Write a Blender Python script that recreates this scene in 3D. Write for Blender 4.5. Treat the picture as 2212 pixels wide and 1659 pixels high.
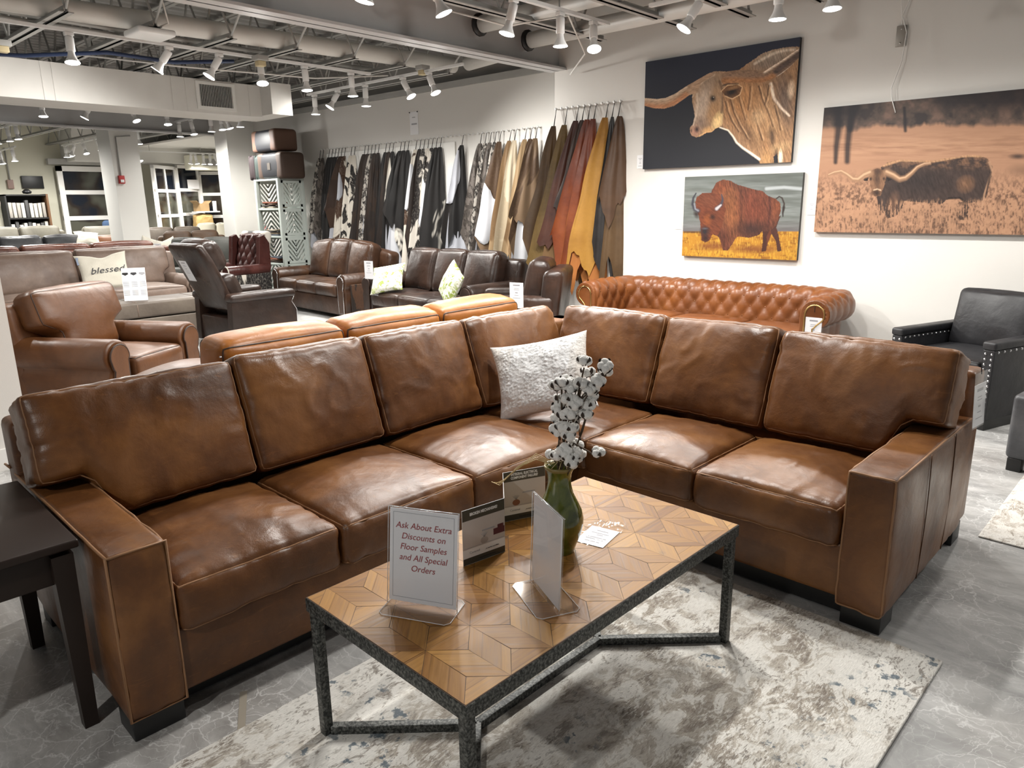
import bpy, bmesh, math, random
import numpy as np
from mathutils import Vector, Matrix, noise
for _o in list(bpy.data.objects):
    bpy.data.objects.remove(_o)
SC = bpy.context.scene
COL = SC.collection
R = math.radians
PI = math.pi

# ---------------------------------------------------------------- camera
cam_d = bpy.data.cameras.new('camera')
cam_d.sensor_fit = 'HORIZONTAL'
cam_d.sensor_width = 36.0
cam_d.lens = 1563.6 / 2212 * 36.0
cam_d.clip_start = 0.05
cam_d.clip_end = 200
CAM = bpy.data.objects.new('camera', cam_d)
COL.objects.link(CAM)
_p, _r, _y = 0.24451, 0.015513, 0.740495
_fw = Vector((0, math.cos(_p), -math.sin(_p)))
_up0 = Vector((0, math.sin(_p), math.cos(_p)))
_rt0 = Vector((1, 0, 0))
_rt = _rt0 * math.cos(_r) - _up0 * math.sin(_r)
_up = _rt0 * math.sin(_r) + _up0 * math.cos(_r)
_rot = Matrix.Rotation(_y, 3, 'Z') @ Matrix((_rt, _up, -_fw)).transposed()
CAM.matrix_world = Matrix.Translation((0, 0, 1.5)) @ _rot.to_4x4()
SC.camera = CAM

# ---------------------------------------------------------------- world, exposure
W_ = bpy.data.worlds.new('world')
SC.world = W_
W_.use_nodes = True
W_.node_tree.nodes['Background'].inputs[0].default_value = (0.95, 0.98, 1.0, 1)
W_.node_tree.nodes['Background'].inputs[1].default_value = 0.24
SC.view_settings.view_transform = 'Standard'
SC.view_settings.look = 'None'
SC.view_settings.exposure = 0.0
SC.view_settings.gamma = 1.0
SC.view_settings.use_curve_mapping = False
SC.cycles.use_denoising = True
SC.cycles.max_bounces = 6
SC.cycles.diffuse_bounces = 3
SC.cycles.glossy_bounces = 3
SC.cycles.transparent_max_bounces = 16
SC.cycles.caustics_reflective = False
SC.cycles.caustics_refractive = False
SC.cycles.sample_clamp_indirect = 4.0
SPOT_E = 128.0          # watts of one track lamp
SPOT = bpy.data.lights.new('track_lamp_light', 'SPOT')
SPOT.energy = SPOT_E
SPOT.color = (1.0, 0.972, 0.925)
SPOT.spot_size = R(172)
SPOT.spot_blend = 0.85
SPOT.shadow_soft_size = 0.045

# ---------------------------------------------------------------- mesh helpers
class MB:
    """collects geometry; build() links it as ONE mesh object"""
    def __init__(s):
        s.v, s.f, s.m, s.sm = [], [], [], []
    def add(s, vs, fs, mi=0, smooth=True, M=None):
        o = len(s.v)
        if M is not None:
            vs = [M @ Vector(p) for p in vs]
        s.v += [tuple(p) for p in vs]
        s.f += [tuple(i + o for i in f) for f in fs]
        s.m += [mi] * len(fs)
        s.sm += [smooth] * len(fs)
        return s
    def box(s, x0, x1, y0, y1, z0, z1, mi=0, M=None):
        v = [(x, y, z) for x in (x0, x1) for y in (y0, y1) for z in (z0, z1)]
        f = [(0, 1, 3, 2), (4, 6, 7, 5), (0, 4, 5, 1), (2, 3, 7, 6), (0, 2, 6, 4), (1, 5, 7, 3)]
        return s.add(v, f, mi, False, M)
    def bbox(s, x0, x1, y0, y1, z0, z1, r=0.01, mi=0, M=None, n=3):
        """box with rounded edges"""
        c = Vector(((x0 + x1) / 2, (y0 + y1) / 2, (z0 + z1) / 2))
        T = Matrix.Translation(c)
        if M is not None:
            T = M @ T
        v, f, _ = cushion((x1 - x0) / 2, (y1 - y0) / 2, (z1 - z0) / 2, r, (1, 1, 1), rn=n)
        return s.add(v, f, mi, True, T)
    def tube(s, pts, r, n=8, closed=False, mi=0, M=None, r2=None):
        pts = [Vector(p) for p in pts]
        N = len(pts)
        if N < 2:
            return s
        rings = []
        up = Vector((0, 0, 1))
        prev = None
        for i, p in enumerate(pts):
            if closed:
                t = pts[(i + 1) % N] - pts[i - 1]
            else:
                t = pts[min(i + 1, N - 1)] - pts[max(i - 1, 0)]
            if t.length < 1e-9:
                t = Vector((0, 0, 1))
            t.normalize()
            if prev is None:
                a = up.cross(t)
                if a.length < 0.1:
                    a = Vector((1, 0, 0)).cross(t)
            else:
                a = prev - t * prev.dot(t)
                if a.length < 1e-6:
                    a = up.cross(t)
            a.normalize()
            prev = a
            b = t.cross(a)
            rr = r if r2 is None else r + (r2 - r) * i / (N - 1)
            rings.append([p + (a * math.cos(2 * PI * k / n) + b * math.sin(2 * PI * k / n)) * rr for k in range(n)])
        vs = [q for ring in rings for q in ring]
        fs = []
        for i in range(N if closed else N - 1):
            j = (i + 1) % N
            for k in range(n):
                l = (k + 1) % n
                fs.append((i * n + k, i * n + l, j * n + l, j * n + k))
        if not closed:
            fs.append(tuple(range(n))[::-1])
            fs.append(tuple((N - 1) * n + k for k in range(n)))
        return s.add(vs, fs, mi, True, M)
    def lathe(s, prof, n=20, mi=0, M=None, cap=True):
        vs = [(r * math.cos(2 * PI * k / n), r * math.sin(2 * PI * k / n), z) for r, z in prof for k in range(n)]
        fs = []
        for i in range(len(prof) - 1):
            for k in range(n):
                l = (k + 1) % n
                fs.append((i * n + k, i * n + l, (i + 1) * n + l, (i + 1) * n + k))
        if cap:
            fs.append(tuple(range(n))[::-1])
            fs.append(tuple((len(prof) - 1) * n + k for k in range(n)))
        return s.add(vs, fs, mi, True, M)
    def grid(s, fn, nu, nv, mi=0, M=None, closed_u=False, smooth=True):
        vs = [fn(i / (nu if closed_u else nu), j / nv) for j in range(nv + 1) for i in range(nu + (0 if closed_u else 1))]
        w = nu if closed_u else nu + 1
        fs = []
        for j in range(nv):
            for i in range(nu):
                k = (i + 1) % w
                fs.append((j * w + i, j * w + k, (j + 1) * w + k, (j + 1) * w + i))
        return s.add(vs, fs, mi, smooth, M)
    def prism(s, poly, y0, y1, mi=0, M=None, smooth=False, bev=0.0):
        """outline in x-z swept along y; bev rounds the rim at y0"""
        n = len(poly)
        cx = sum(p[0] for p in poly) / n
        cz = sum(p[1] for p in poly) / n
        rings = [(y0, poly)]
        if bev > 0:
            def ins(d):
                out = []
                for i, p in enumerate(poly):
                    a, b = Vector(poly[i - 1]), Vector(poly[(i + 1) % n])
                    t = (b - a)
                    nn = Vector((-t.y, t.x))
                    if nn.length > 1e-9:
                        nn.normalize()
                    c = Vector((cx, cz)) - Vector(p)
                    if nn.dot(c) < 0:
                        nn = -nn
                    out.append((p[0] + nn.x * d, p[1] + nn.y * d))
                return out
            rings = [(y0, ins(bev)), (y0 + (y1 - y0) / abs(y1 - y0) * bev * .3, ins(bev * .3)), (y0 + (y1 - y0) / abs(y1 - y0) * bev, poly)]
        rings.append((y1, poly))
        vs = [(p[0], y, p[1]) for y, pl in rings for p in pl]
        fs = []
        for i in range(len(rings) - 1):
            for k in range(n):
                l = (k + 1) % n
                fs.append((i * n + k, i * n + l, (i + 1) * n + l, (i + 1) * n + k))
        s.add(vs, fs, mi, smooth, M)
        o = len(rings) - 1
        s.add([(p[0], rings[0][0], p[1]) for p in rings[0][1]], [tuple(range(n))[::-1]], mi, False, M)
        s.add([(p[0], y1, p[1]) for p in poly], [tuple(range(n))], mi, False, M)
        return s
    def build(s, name, mats, parent=None):
        me = bpy.data.meshes.new(name)
        me.from_pydata(s.v, [], s.f)
        if not isinstance(mats, (list, tuple)):
            mats = [mats]
        for m in mats:
            me.materials.append(m)
        me.polygons.foreach_set('material_index', s.m)
        me.polygons.foreach_set('use_smooth', s.sm)
        me.update()
        bm = bmesh.new()
        bm.from_mesh(me)
        bmesh.ops.recalc_face_normals(bm, faces=bm.faces)
        bm.to_mesh(me)
        bm.free()
        o = bpy.data.objects.new(name, me)
        COL.objects.link(o)
        if parent is not None:
            o.parent = parent
        return o

def cushion(a, b, c, r, n=(8, 6, 3), rn=3, top=0., bot=0., front=0., back=0., side=0., wr=0., seed=0., post=None, fold=0.):
    """rounded box of half sizes a,b,c with puffed faces; returns verts, faces, mapping"""
    r = min(r, a, b, c)
    def axis(h, k):
        e = [r * (1 - math.cos(PI / 2 * i / rn)) for i in range(rn + 1)] if r < h else [h * (1 - math.cos(PI / 2 * i / rn)) for i in range(rn + 1)]
        inner = [(-h + r) + (2 * h - 2 * r) * i / k for i in range(1, k)] if h > r + 1e-6 else []
        lo = [-h + q for q in e]
        hi = [h - q for q in reversed(e)]
        out = lo + inner + hi
        res = [out[0]]
        for q in out[1:]:
            if q - res[-1] > 1e-7:
                res.append(q)
        return res
    X, Y, Z = axis(a, n[0]), axis(b, n[1]), axis(c, n[2])
    def mp(x, y, z):
        ix = max(-a + r, min(a - r, x)); iy = max(-b + r, min(b - r, y)); iz = max(-c + r, min(c - r, z))
        d = Vector((x - ix, y - iy, z - iz))
        p = Vector((ix, iy, iz))
        nn = Vector((x / a, y / b, z / c))
        if d.length > 1e-9:
            nn = d.normalized()
            p = p + nn * r
        ex = max(0, 1 - (x / a) ** 2); ey = max(0, 1 - (y / b) ** 2); ez = max(0, 1 - (z / c) ** 2)
        dz = (top if z > 0 else bot) * (ex * ey) ** .7 * (z / c)
        dy = (back if y > 0 else front) * (ex * ez) ** .7 * (y / b)
        dx = side * (ey * ez) ** .7 * (x / a)
        if wr:
            q = Vector((x * 3.1 + seed * 7.3, y * 3.1 + seed * 3.7, z * 3.1 + seed))
            w = noise.noise(q) * .6
            q2 = Vector((x * 9. + seed * 5.1, y * 5. - seed * 2.7, z * 7. + seed * 1.9))
            rd = 1 - abs(noise.noise(q2)) * 2
            w += max(0, rd) ** 4 * .55 * (0.5 + noise.noise(q * 1.7))
            p = p + nn.normalized() * wr * w
        if fold:
            ax_, ay_, az_ = a - abs(x), b - abs(y), c - abs(z)
            def rg(al, ac, k):
                return max(0., noise.noise(Vector((al * 21 + seed * 3 + k, ac * 4. + k, seed)))) * math.exp(-ac / .085)
            if abs(z) > c - r - 1e-4:
                w = rg(x, ay_, 1.) + rg(y, ax_, 5.)
            elif abs(y) > b - r - 1e-4:
                w = rg(x, az_, 9.) + rg(z, ax_, 13.)
            else:
                w = rg(y, az_, 17.)
            p = p - nn.normalized() * w * fold
        p = p + Vector((dx, dy, dz))
        if post:
            p = post(p)
        return p
    nx, ny, nz = len(X), len(Y), len(Z)
    idx = {}
    vs, fs = [], []
    def vid(i, j, k):
        t = (i, j, k)
        if t not in idx:
            idx[t] = len(vs)
            vs.append(mp(X[i], Y[j], Z[k]))
        return idx[t]
    for k in (0, nz - 1):
        for i in range(nx - 1):
            for j in range(ny - 1):
                fs.append((vid(i, j, k), vid(i + 1, j, k), vid(i + 1, j + 1, k), vid(i, j + 1, k)))
    for j in (0, ny - 1):
        for i in range(nx - 1):
            for k in range(nz - 1):
                fs.append((vid(i, j, k), vid(i + 1, j, k), vid(i + 1, j, k + 1), vid(i, j, k + 1)))
    for i in (0, nx - 1):
        for j in range(ny - 1):
            for k in range(nz - 1):
                fs.append((vid(i, j, k), vid(i, j + 1, k), vid(i, j + 1, k + 1), vid(i, j, k + 1)))
    def edge(face, val=None, m=14):
        """closed loop around one face ('front','top','bottom','back')"""
        def ring(A, B):
            return [(-A + 2 * A * i / m, -B) for i in range(m)] + [(A, -B + 2 * B * i / m) for i in range(m)] + \
                   [(A - 2 * A * i / m, B) for i in range(m)] + [(-A, B - 2 * B * i / m) for i in range(m)]
        if face in ('front', 'back'):
            y = -b if face == 'front' else b
            return [mp(u, y, w) for u, w in ring(a, c)]
        z = c if face == 'top' else -c
        return [mp(u, w, z) for u, w in ring(a, b)]
    return vs, fs, edge

def tag(o, label=None, cat=None, group=None, kind=None):
    if label: o['label'] = label
    if cat: o['category'] = cat
    if group: o['group'] = group
    if kind: o['kind'] = kind
    return o
def thing(name, label, cat, loc=(0, 0, 0), rz=0.0, group=None):
    o = bpy.data.objects.new(name, None)
    o.empty_display_size = 0.1
    COL.objects.link(o)
    o.location = loc
    o.rotation_euler = (0, 0, rz)
    return tag(o, label, cat, group)
def copy_tree(o, parent=None):
    c = o.copy()
    COL.objects.link(c)
    if parent is not None:
        c.parent = parent
    for ch in o.children:
        copy_tree(ch, c)
    return c
def struct(name, mb, m):
    return tag(mb.build(name, m), kind='structure')
def T(x, y, z): return Matrix.Translation((x, y, z))
def RX(a): return Matrix.Rotation(a, 4, 'X')
def RY(a): return Matrix.Rotation(a, 4, 'Y')
def RZ(a): return Matrix.Rotation(a, 4, 'Z')
def S3(x, y, z): return Matrix.Diagonal((x, y, z, 1))
ORD = ['first', 'second', 'third', 'fourth', 'fifth', 'sixth', 'seventh', 'eighth', 'ninth', 'tenth', 'eleventh', 'twelfth', 'thirteenth', 'fourteenth', 'fifteenth', 'sixteenth', 'seventeenth', 'eighteenth', 'nineteenth', 'twentieth', 'twenty-first', 'twenty-second', 'twenty-third', 'twenty-fourth', 'twenty-fifth', 'twenty-sixth', 'twenty-seventh', 'twenty-eighth', 'twenty-ninth', 'thirtieth', 'thirty-first', 'thirty-second', 'thirty-third', 'thirty-fourth', 'thirty-fifth', 'thirty-sixth', 'thirty-seventh', 'thirty-eighth', 'thirty-ninth', 'fortieth', 'forty-first', 'forty-second', 'forty-third', 'forty-fourth', 'forty-fifth']

# ---------------------------------------------------------------- materials
class NT:
    def __init__(s, name):
        s.mat = bpy.data.materials.new(name)
        s.mat.use_nodes = True
        s.t = s.mat.node_tree
        s.b = s.t.nodes['Principled BSDF']
        s.out = s.t.nodes['Material Output']
    def n(s, typ, **kw):
        nd = s.t.nodes.new('ShaderNode' + typ)
        for k, v in kw.items():
            if k in nd.inputs:
                s.set(nd.inputs[k], v)
            else:
                setattr(nd, k, v)
        return nd
    def set(s, inp, v):
        if isinstance(v, bpy.types.NodeSocket):
            s.t.links.new(v, inp)
        else:
            if inp.type == 'RGBA' and len(v) == 3:
                v = (*v, 1)
            inp.default_value = v
    def coords(s, kind='Object', scale=(1, 1, 1), rot=(0, 0, 0), rand=0.0):
        tc = s.n('TexCoord')
        v = tc.outputs[kind]
        if rand:
            oi = s.n('ObjectInfo')
            mu = s.n('Math', operation='MULTIPLY')
            s.set(mu.inputs[0], oi.outputs['Random']); s.set(mu.inputs[1], rand)
            ad = s.n('VectorMath', operation='ADD')
            s.set(ad.inputs[0], v); s.set(ad.inputs[1], mu.outputs[0])
            v = ad.outputs[0]
        mp = s.n('Mapping')
        s.set(mp.inputs['Vector'], v)
        mp.inputs['Scale'].default_value = scale
        mp.inputs['Rotation'].default_value = rot
        return mp.outputs[0]
    def noise(s, vec, scale, detail=4, rough=.5, dist=0.):
        nd = s.n('TexNoise')
        s.set(nd.inputs['Vector'], vec)
        nd.inputs['Scale'].default_value = scale
        nd.inputs['Detail'].default_value = detail
        nd.inputs['Roughness'].default_value = rough
        nd.inputs['Distortion'].default_value = dist
        return nd.outputs[0]
    def voro(s, vec, scale, feature='F1', out='Distance', rnd=1.):
        nd = s.n('TexVoronoi', feature=feature)
        s.set(nd.inputs['Vector'], vec)
        nd.inputs['Scale'].default_value = scale
        nd.inputs['Randomness'].default_value = rnd
        return nd.outputs[out]
    def ramp(s, fac, stops, interp='LINEAR'):
        nd = s.n('ValToRGB')
        cr = nd.color_ramp
        cr.interpolation = interp
        while len(cr.elements) > 1:
            cr.elements.remove(cr.elements[-1])
        for i, (p, c) in enumerate(stops):
            e = cr.elements[0] if i == 0 else cr.elements.new(p)
            e.position = p
            if not isinstance(c, (tuple, list)):
                c = (c, c, c)
            e.color = (*c, 1)
        s.set(nd.inputs[0], fac)
        return nd.outputs[0]
    def mix(s, fac, a, b, mode='MIX'):
        nd = s.n('MixRGB', blend_type=mode)
        s.set(nd.inputs[0], fac); s.set(nd.inputs[1], a); s.set(nd.inputs[2], b)
        return nd.outputs[0]
    def math(s, op, a, b=0.):
        nd = s.n('Math', operation=op)
        s.set(nd.inputs[0], a); s.set(nd.inputs[1], b)
        return nd.outputs[0]
    def bump(s, h, strength=.3, dist=.01, prev=None):
        nd = s.n('Bump')
        s.set(nd.inputs['Height'], h)
        nd.inputs['Strength'].default_value = strength
        nd.inputs['Distance'].default_value = dist
        if prev is not None:
            s.set(nd.inputs['Normal'], prev)
        return nd.outputs[0]
    def fin(s, base=None, rough=None, metal=None, normal=None, spec=None, coat=None, sheen=None):
        I = s.b.inputs
        if base is not None: s.set(I['Base Color'], base)
        if rough is not None: s.set(I['Roughness'], rough)
        if metal is not None: s.set(I['Metallic'], metal)
        if normal is not None: s.set(I['Normal'], normal)
        if spec is not None: s.set(I['Specular IOR Level'], spec)
        if coat is not None:
            I['Coat Weight'].default_value = coat
            I['Coat Roughness'].default_value = .25
        if sheen is not None: I['Sheen Weight'].default_value = sheen
        return s.mat
def hexc(h):
    h = h.lstrip('#')
    c = [int(h[i:i + 2], 16) / 255 for i in (0, 2, 4)]
    return tuple(x / 12.92 if x <= .04045 else ((x + .055) / 1.055) ** 2.4 for x in c)
def sc(c, k): return tuple(min(1, x * k) for x in c)

def plain(name, col, rough=.5, metal=0., spec=.5, bump=0., bs=60., var=0.):
    s = NT(name)
    base = col
    nm = None
    if var or bump:
        co = s.coords('Object', rand=3.)
    if var:
        base = s.mix(s.noise(co, 6., 4), sc(col, 1 - var), sc(col, 1 + var))
    if bump:
        nm = s.bump(s.noise(co, bs, 5), bump, .01)
    return s.fin(base, rough, metal, nm, spec)

def leather(name, dark, mid, light, rough=.38, wrinkle=.5, scratch=.35, vs=2.2, coat=0., shift=(.34, .5, .64)):
    s = NT(name)
    co = s.coords('Object', rand=11.)
    n1 = s.noise(co, vs, 5, .55, .7)
    col = s.ramp(n1, [(shift[0], dark), (shift[1], mid), (shift[2], light)])
    n2 = s.noise(s.coords('Object', (5, 5, 26), (.4, .3, .7), rand=5.), 2.2, 4, .6, 1.6)
    col = s.mix(s.math('MULTIPLY', s.ramp(n2, [(.60, 0.), (.72, 1.)]), scratch), col, sc(light, 1.35))
    n3 = s.noise(co, 26., 6, .65)
    col = s.mix(.35, col, s.mix(n3, sc(dark, .8), light), 'MIX')
    ro = s.ramp(s.noise(co, 5., 4), [(.3, rough - .07), (.7, rough + .12)])
    wv = s.noise(s.coords('Object', (1., 1., 1.), rand=7.), 6.5, 5, .55, 1.7)
    h = s.math('ADD', s.noise(co, 8., 4, .5, .3), s.math('MULTIPLY', wv, .35))
    b1 = s.bump(h, wrinkle, .016)
    b2 = s.bump(s.voro(co, 260.), .12, .0015, b1)
    return s.fin(col, ro, 0., b2, .42, coat)

MT = {}
MT['wall'] = plain('wall_paint', (.735, .715, .675), .75, bump=.05, bs=180.)
MT['wall_white'] = plain('white_paint', (.80, .79, .75), .6)
MT['trim_white'] = plain('trim_paint', (.82, .81, .78), .4)
MT['cream'] = plain('cream_paint', (.80, .78, .64), .6)
MT['deck'] = plain('deck_steel', (.29, .285, .27), .65, var=.12)
MT['steel_paint'] = plain('painted_steel', (.40, .395, .375), .55, var=.1)
MT['beam_paint'] = plain('painted_beam', (.50, .50, .50), .5, var=.06)
MT['duct'] = plain('duct_paint', (.70, .68, .64), .5, var=.05)
MT['lamp_white'] = plain('lamp_white', (.85, .85, .84), .35)
MT['black'] = plain('black_plastic', (.012, .012, .013), .4)
MT['black_matte'] = plain('black_matte', (.01, .01, .01), .8)
MT['paper'] = plain('paper', (.86, .86, .87), .6)
MT['ink'] = plain('ink', (.03, .03, .035), .6)
MT['ink_red'] = plain('ink_red', hexc('A03A3E'), .6)
MT['ink_grey'] = plain('ink_grey', (.35, .35, .37), .6)
MT['chrome'] = plain('chrome', (.75, .75, .76), .18, 1.)
MT['nail'] = plain('nail_steel', (.62, .62, .63), .22, 1.)
MT['brass'] = plain('brass', (.45, .30, .12), .3, 1.)
MT['cord'] = plain('black_cord', (.012, .011, .010), .8)
def emis(name, col, st):
    s = NT(name)
    s.set(s.b.inputs['Base Color'], (1, 1, 1))
    s.set(s.b.inputs['Emission Color'], col)
    s.b.inputs['Emission Strength'].default_value = st
    s.mat.cycles.emission_sampling = 'NONE'
    return s.mat
MT['lens'] = emis('lamp_lens', (1., .97, .93), 14.)
def acrylic():
    s = NT('clear_acrylic')
    g = s.n('BsdfGlossy'); g.inputs['Roughness'].default_value = .05
    t = s.n('BsdfTransparent'); s.set(t.inputs[0], (.97, .97, .975))
    fr = s.n('LayerWeight'); fr.inputs['Blend'].default_value = .5
    fc = s.math('MULTIPLY', s.math('POWER', fr.outputs['Facing'], 3.), .35)
    fc = s.math('ADD', fc, .025)
    m = s.n('MixShader')
    s.set(m.inputs[0], fc); s.set(m.inputs[1], t.outputs[0]); s.set(m.inputs[2], g.outputs[0])
    s.t.links.new(m.outputs[0], s.out.inputs['Surface'])
    return s.mat
MT['acrylic'] = acrylic()

# ---------------------------------------------------------------- floor, rugs, walls
def floor_mat():
    s = NT('marbled_floor')
    co = s.coords('Object')
    cw = s.n('VectorMath', operation='ADD')
    nz = s.n('TexNoise'); s.set(nz.inputs['Vector'], co); nz.inputs['Scale'].default_value = 3.5; nz.inputs['Detail'].default_value = 6
    sc_ = s.n('VectorMath', operation='SCALE'); s.set(sc_.inputs[0], nz.outputs[1]); sc_.inputs['Scale'].default_value = .55
    s.set(cw.inputs[0], co); s.set(cw.inputs[1], sc_.outputs[0])
    w = cw.outputs[0]
    base = s.ramp(s.noise(s.coords('Object', (1., 2.2, 1.), (0, 0, .5)), 1.5, 8, .68, .8), [(.25, (.15, .149, .146)), (.42, (.29, .288, .282)), (.56, (.45, .447, .438)), (.75, (.64, .635, .62))])
    warm = s.noise(co, .8, 3)
    base = s.mix(s.math('MULTIPLY', s.ramp(warm, [(.5, 0.), (.7, 1.)]), .35), base, (.26, .20, .15))
    v1 = s.ramp(s.voro(w, 6.5, 'DISTANCE_TO_EDGE'), [(0., 1.), (.012, .5), (.035, 0.)])
    v2 = s.ramp(s.voro(w, 15., 'DISTANCE_TO_EDGE'), [(0., .8), (.012, .3), (.03, 0.)])
    gate = s.ramp(s.noise(co, 1.7, 3), [(.40, .1), (.62, 1.)])
    vv = s.math('MULTIPLY', s.math('MAXIMUM', v1, v2), gate)
    col = s.mix(s.math('MULTIPLY', vv, .75), base, (.82, .815, .80))
    ro = s.ramp(s.noise(co, 3., 4), [(.3, .28), (.7, .5)])
    return s.fin(col, ro, 0., s.bump(vv, .08, .004), .5)
MT['floor'] = floor_mat()

def rug_mat(name, rot, cols, blue=True):
    s = NT(name)
    co = s.coords('Object', (1, 1, 1), (0, 0, rot))
    st = s.coords('Object', (17, 5.0, 1), (0, 0, rot))
    fine = s.coords('Object', (150, 26, 1), (0, 0, rot))
    big = s.noise(co, 2.1, 6, .6, .6)
    base = s.ramp(big, [(.32, cols[0]), (.42, cols[1]), (.50, cols[2]), (.58, cols[3])])
    patch = s.noise(s.coords('Object', (5, 3, 1), (0, 0, rot)), 3., 7, .7, .8)
    base = s.mix(s.ramp(patch, [(.50, 0.), (.53, .8)]), base, cols[3])
    base = s.mix(s.ramp(patch, [(.40, .75), (.44, 0.)]), base, cols[0])
    dash = s.noise(s.coords('Object', (34, 9, 1), (0, 0, rot)), 4., 3, .6, .3)
    gate = s.ramp(s.noise(co, 3.4, 4, .6), [(.44, .15), (.60, 1.)])
    base = s.mix(s.math('MULTIPLY', s.ramp(dash, [(.54, 0.), (.57, .85)]), gate), base, cols[3])
    dk = s.noise(s.coords('Object', (22, 8, 1), (.3, .2, rot)), 5., 4, .65, .6)
    base = s.mix(s.math('MULTIPLY', s.ramp(dk, [(.57, 0.), (.60, .8)]), gate), base, sc(cols[0], .8))
    strk = dk
    weave = s.noise(fine, 2., 2)
    base = s.mix(.16, base, s.ramp(weave, [(.35, sc(cols[0], .8)), (.65, sc(cols[3], 1.05))]))
    if blue:
        bm = s.noise(co, 22., 4, .6)
        gate = s.ramp(s.noise(co, 2.3, 2, .5), [(.55, 0.), (.60, 1.)])
        base = s.mix(s.math('MULTIPLY', s.ramp(bm, [(.57, 0.), (.62, .85)]), gate), base, (.095, .135, .17))
    b = s.bump(strk, .35, .006, s.bump(weave, .4, .003))
    return s.fin(base, .92, 0., b, .15)
MT['rug'] = rug_mat('distressed_rug', 0., [(.20, .165, .135), (.37, .325, .27), (.53, .485, .42), (.82, .80, .75)])
MT['rug2'] = rug_mat('pale_rug', R(90), [(.22, .18, .14), (.42, .38, .33), (.60, .57, .52), (.70, .68, .64)], False)

struct('floor', MB().box(-24, 4.5, -4, 12, -.1, 0), MT['floor'])
struct('wall_back', MB().box(-5.25, 4.5, 6.5, 6.7, 0, 3.6), MT['wall'])
m = MB().box(-13.4, -5.25, 7.2, 7.4, 0, 3.02)
struct('wall_hides', m, MT['wall'])
struct('trim_1', MB().box(-13.4, -5.25, 7.16, 7.4, 3.02, 3.1), MT['steel_paint'])
struct('wall_hides_upper', MB().box(-13.4, -5.25, 7.3, 7.4, 3.1, 3.6), MT['deck'])
struct('baseboard_back', MB().box(-5.25, 4.5, 6.48, 6.5, 0, .12), MT['trim_white'])
# panel the far hides hang against
tag(MB().bbox(-10.62, -7.55, 7.175, 7.198, 0.05, 2.33, .004).build('hanging_panel', MT['wall_white']), 'large white panel on wall behind the spotted hides', 'panel')
# pier at the left edge of the view
m = MB().box(-5.6, -5.0, -1.2, 1.12, 0, 3.55)
struct('wall_pier', m, MT['wall'])
m = MB().box(-5.0, -4.985, -1.2, 1.125, 0, .13).box(-5.6, -4.985, 1.12, 1.135, 0, .13)
struct('baseboard_pier', m, MT['trim_white'])
t = thing('canvas', 'cream canvas hung on the grey pier at left edge', 'picture', (-4.97, .78, .62))
MB().bbox(-.028, .012, -.6, .14, 0, .42, .006).build('panel', plain('linen', (.60, .52, .38), .8, bump=.3, bs=150), t)

# ceiling: corrugated deck, beam, joists
m = MB()
x = -23.
prof = []
while x < 4.5:
    prof += [(x, 3.55), (x + .07, 3.55), (x + .09, 3.585), (x + .15, 3.585)]
    x += .17
vs = [(px, yy, pz) for px, pz in prof for yy in (-4, 12)]
fs = [(2 * i, 2 * i + 1, 2 * i + 3, 2 * i + 2) for i in range(len(prof) - 1)]
m.add(vs, fs, 0, False)
struct('ceiling', m, MT['deck'])
NTRIM = [1]
def trim(mb, mt):
    NTRIM[0] += 1
    return struct('trim_%d' % NTRIM[0], mb, mt)
def ibeam(X, y0, y1, z0, z1, w=.22):
    m = MB().box(X - w / 2, X + w / 2, y0, y1, z0, z0 + .022).box(X - w / 2, X + w / 2, y0, y1, z1 - .022, z1).box(X - .008, X + .008, y0, y1, z0, z1)
    return trim(m, MT['beam_paint'])
ibeam(-5.2, -3, 6.52, 2.86, 3.36)
ibeam(-13.6, -3, 11, 2.80, 3.34)
def joist(a, b, z0=3.0, z1=3.5, ends=True, step=.42, bot=None):
    """open-web joist from a to b (x,y); bottom chord of two angles stops short of its bearing"""
    A, B = Vector((a[0], a[1], 0)), Vector((b[0], b[1], 0))
    L = (B - A).length
    d = (B - A) / L
    p = Vector((-d.y, d.x, 0))
    e0, e1 = bot if bot else (0, L)
    m = MB()
    Mx = Matrix(((d.x, p.x, 0, A.x), (d.y, p.y, 0, A.y), (0, 0, 1, 0), (0, 0, 0, 1)))
    for sgn in (-1, 1):
        y0, y1 = sorted((sgn * .008, sgn * .055))
        m.box(e0, e1, y0, y1, z0, z0 + .008, M=Mx)
        y0, y1 = sorted((sgn * .008, sgn * .016))
        m.box(e0, e1, y0, y1, z0, z0 + .05, M=Mx)
        y0, y1 = sorted((sgn * .008, sgn * .055))
        m.box(0, L, y0, y1, z1 - .008, z1, M=Mx)
    k = e0
    top = False
    pts = []
    while k < e1 + .01:
        pts.append(Vector((k, 0, z1 - .02 if top else z0 + .03)))
        top = not top
        k += step * .62
    if e0 > .3: pts.insert(0, Vector((max(0, e0 - .55), 0, z1 - .02)))
    for q in range(len(pts) - 1):
        m.tube([Mx @ pts[q], Mx @ pts[q + 1]], .011, 5)
    return trim(m, MT['steel_paint'])
yj = .9
while yj < 7.0:
    joist((-5.3, yj), (-13.5, yj), bot=(1.42, 7.6))
    yj += .68
yj = 1.2
while yj < 8.8:
    joist((-13.7, yj), (-20.6, yj), bot=(.5, 6.6), step=.6)
    yj += .95
for X, ye in ((-4.42, 6.3), (-3.58, 6.5), (-3.0, 6.45), (-2.38, 6.4)):
    joist((X, -2.), (X, ye + .02), bot=(0, ye + 1.9))
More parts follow.
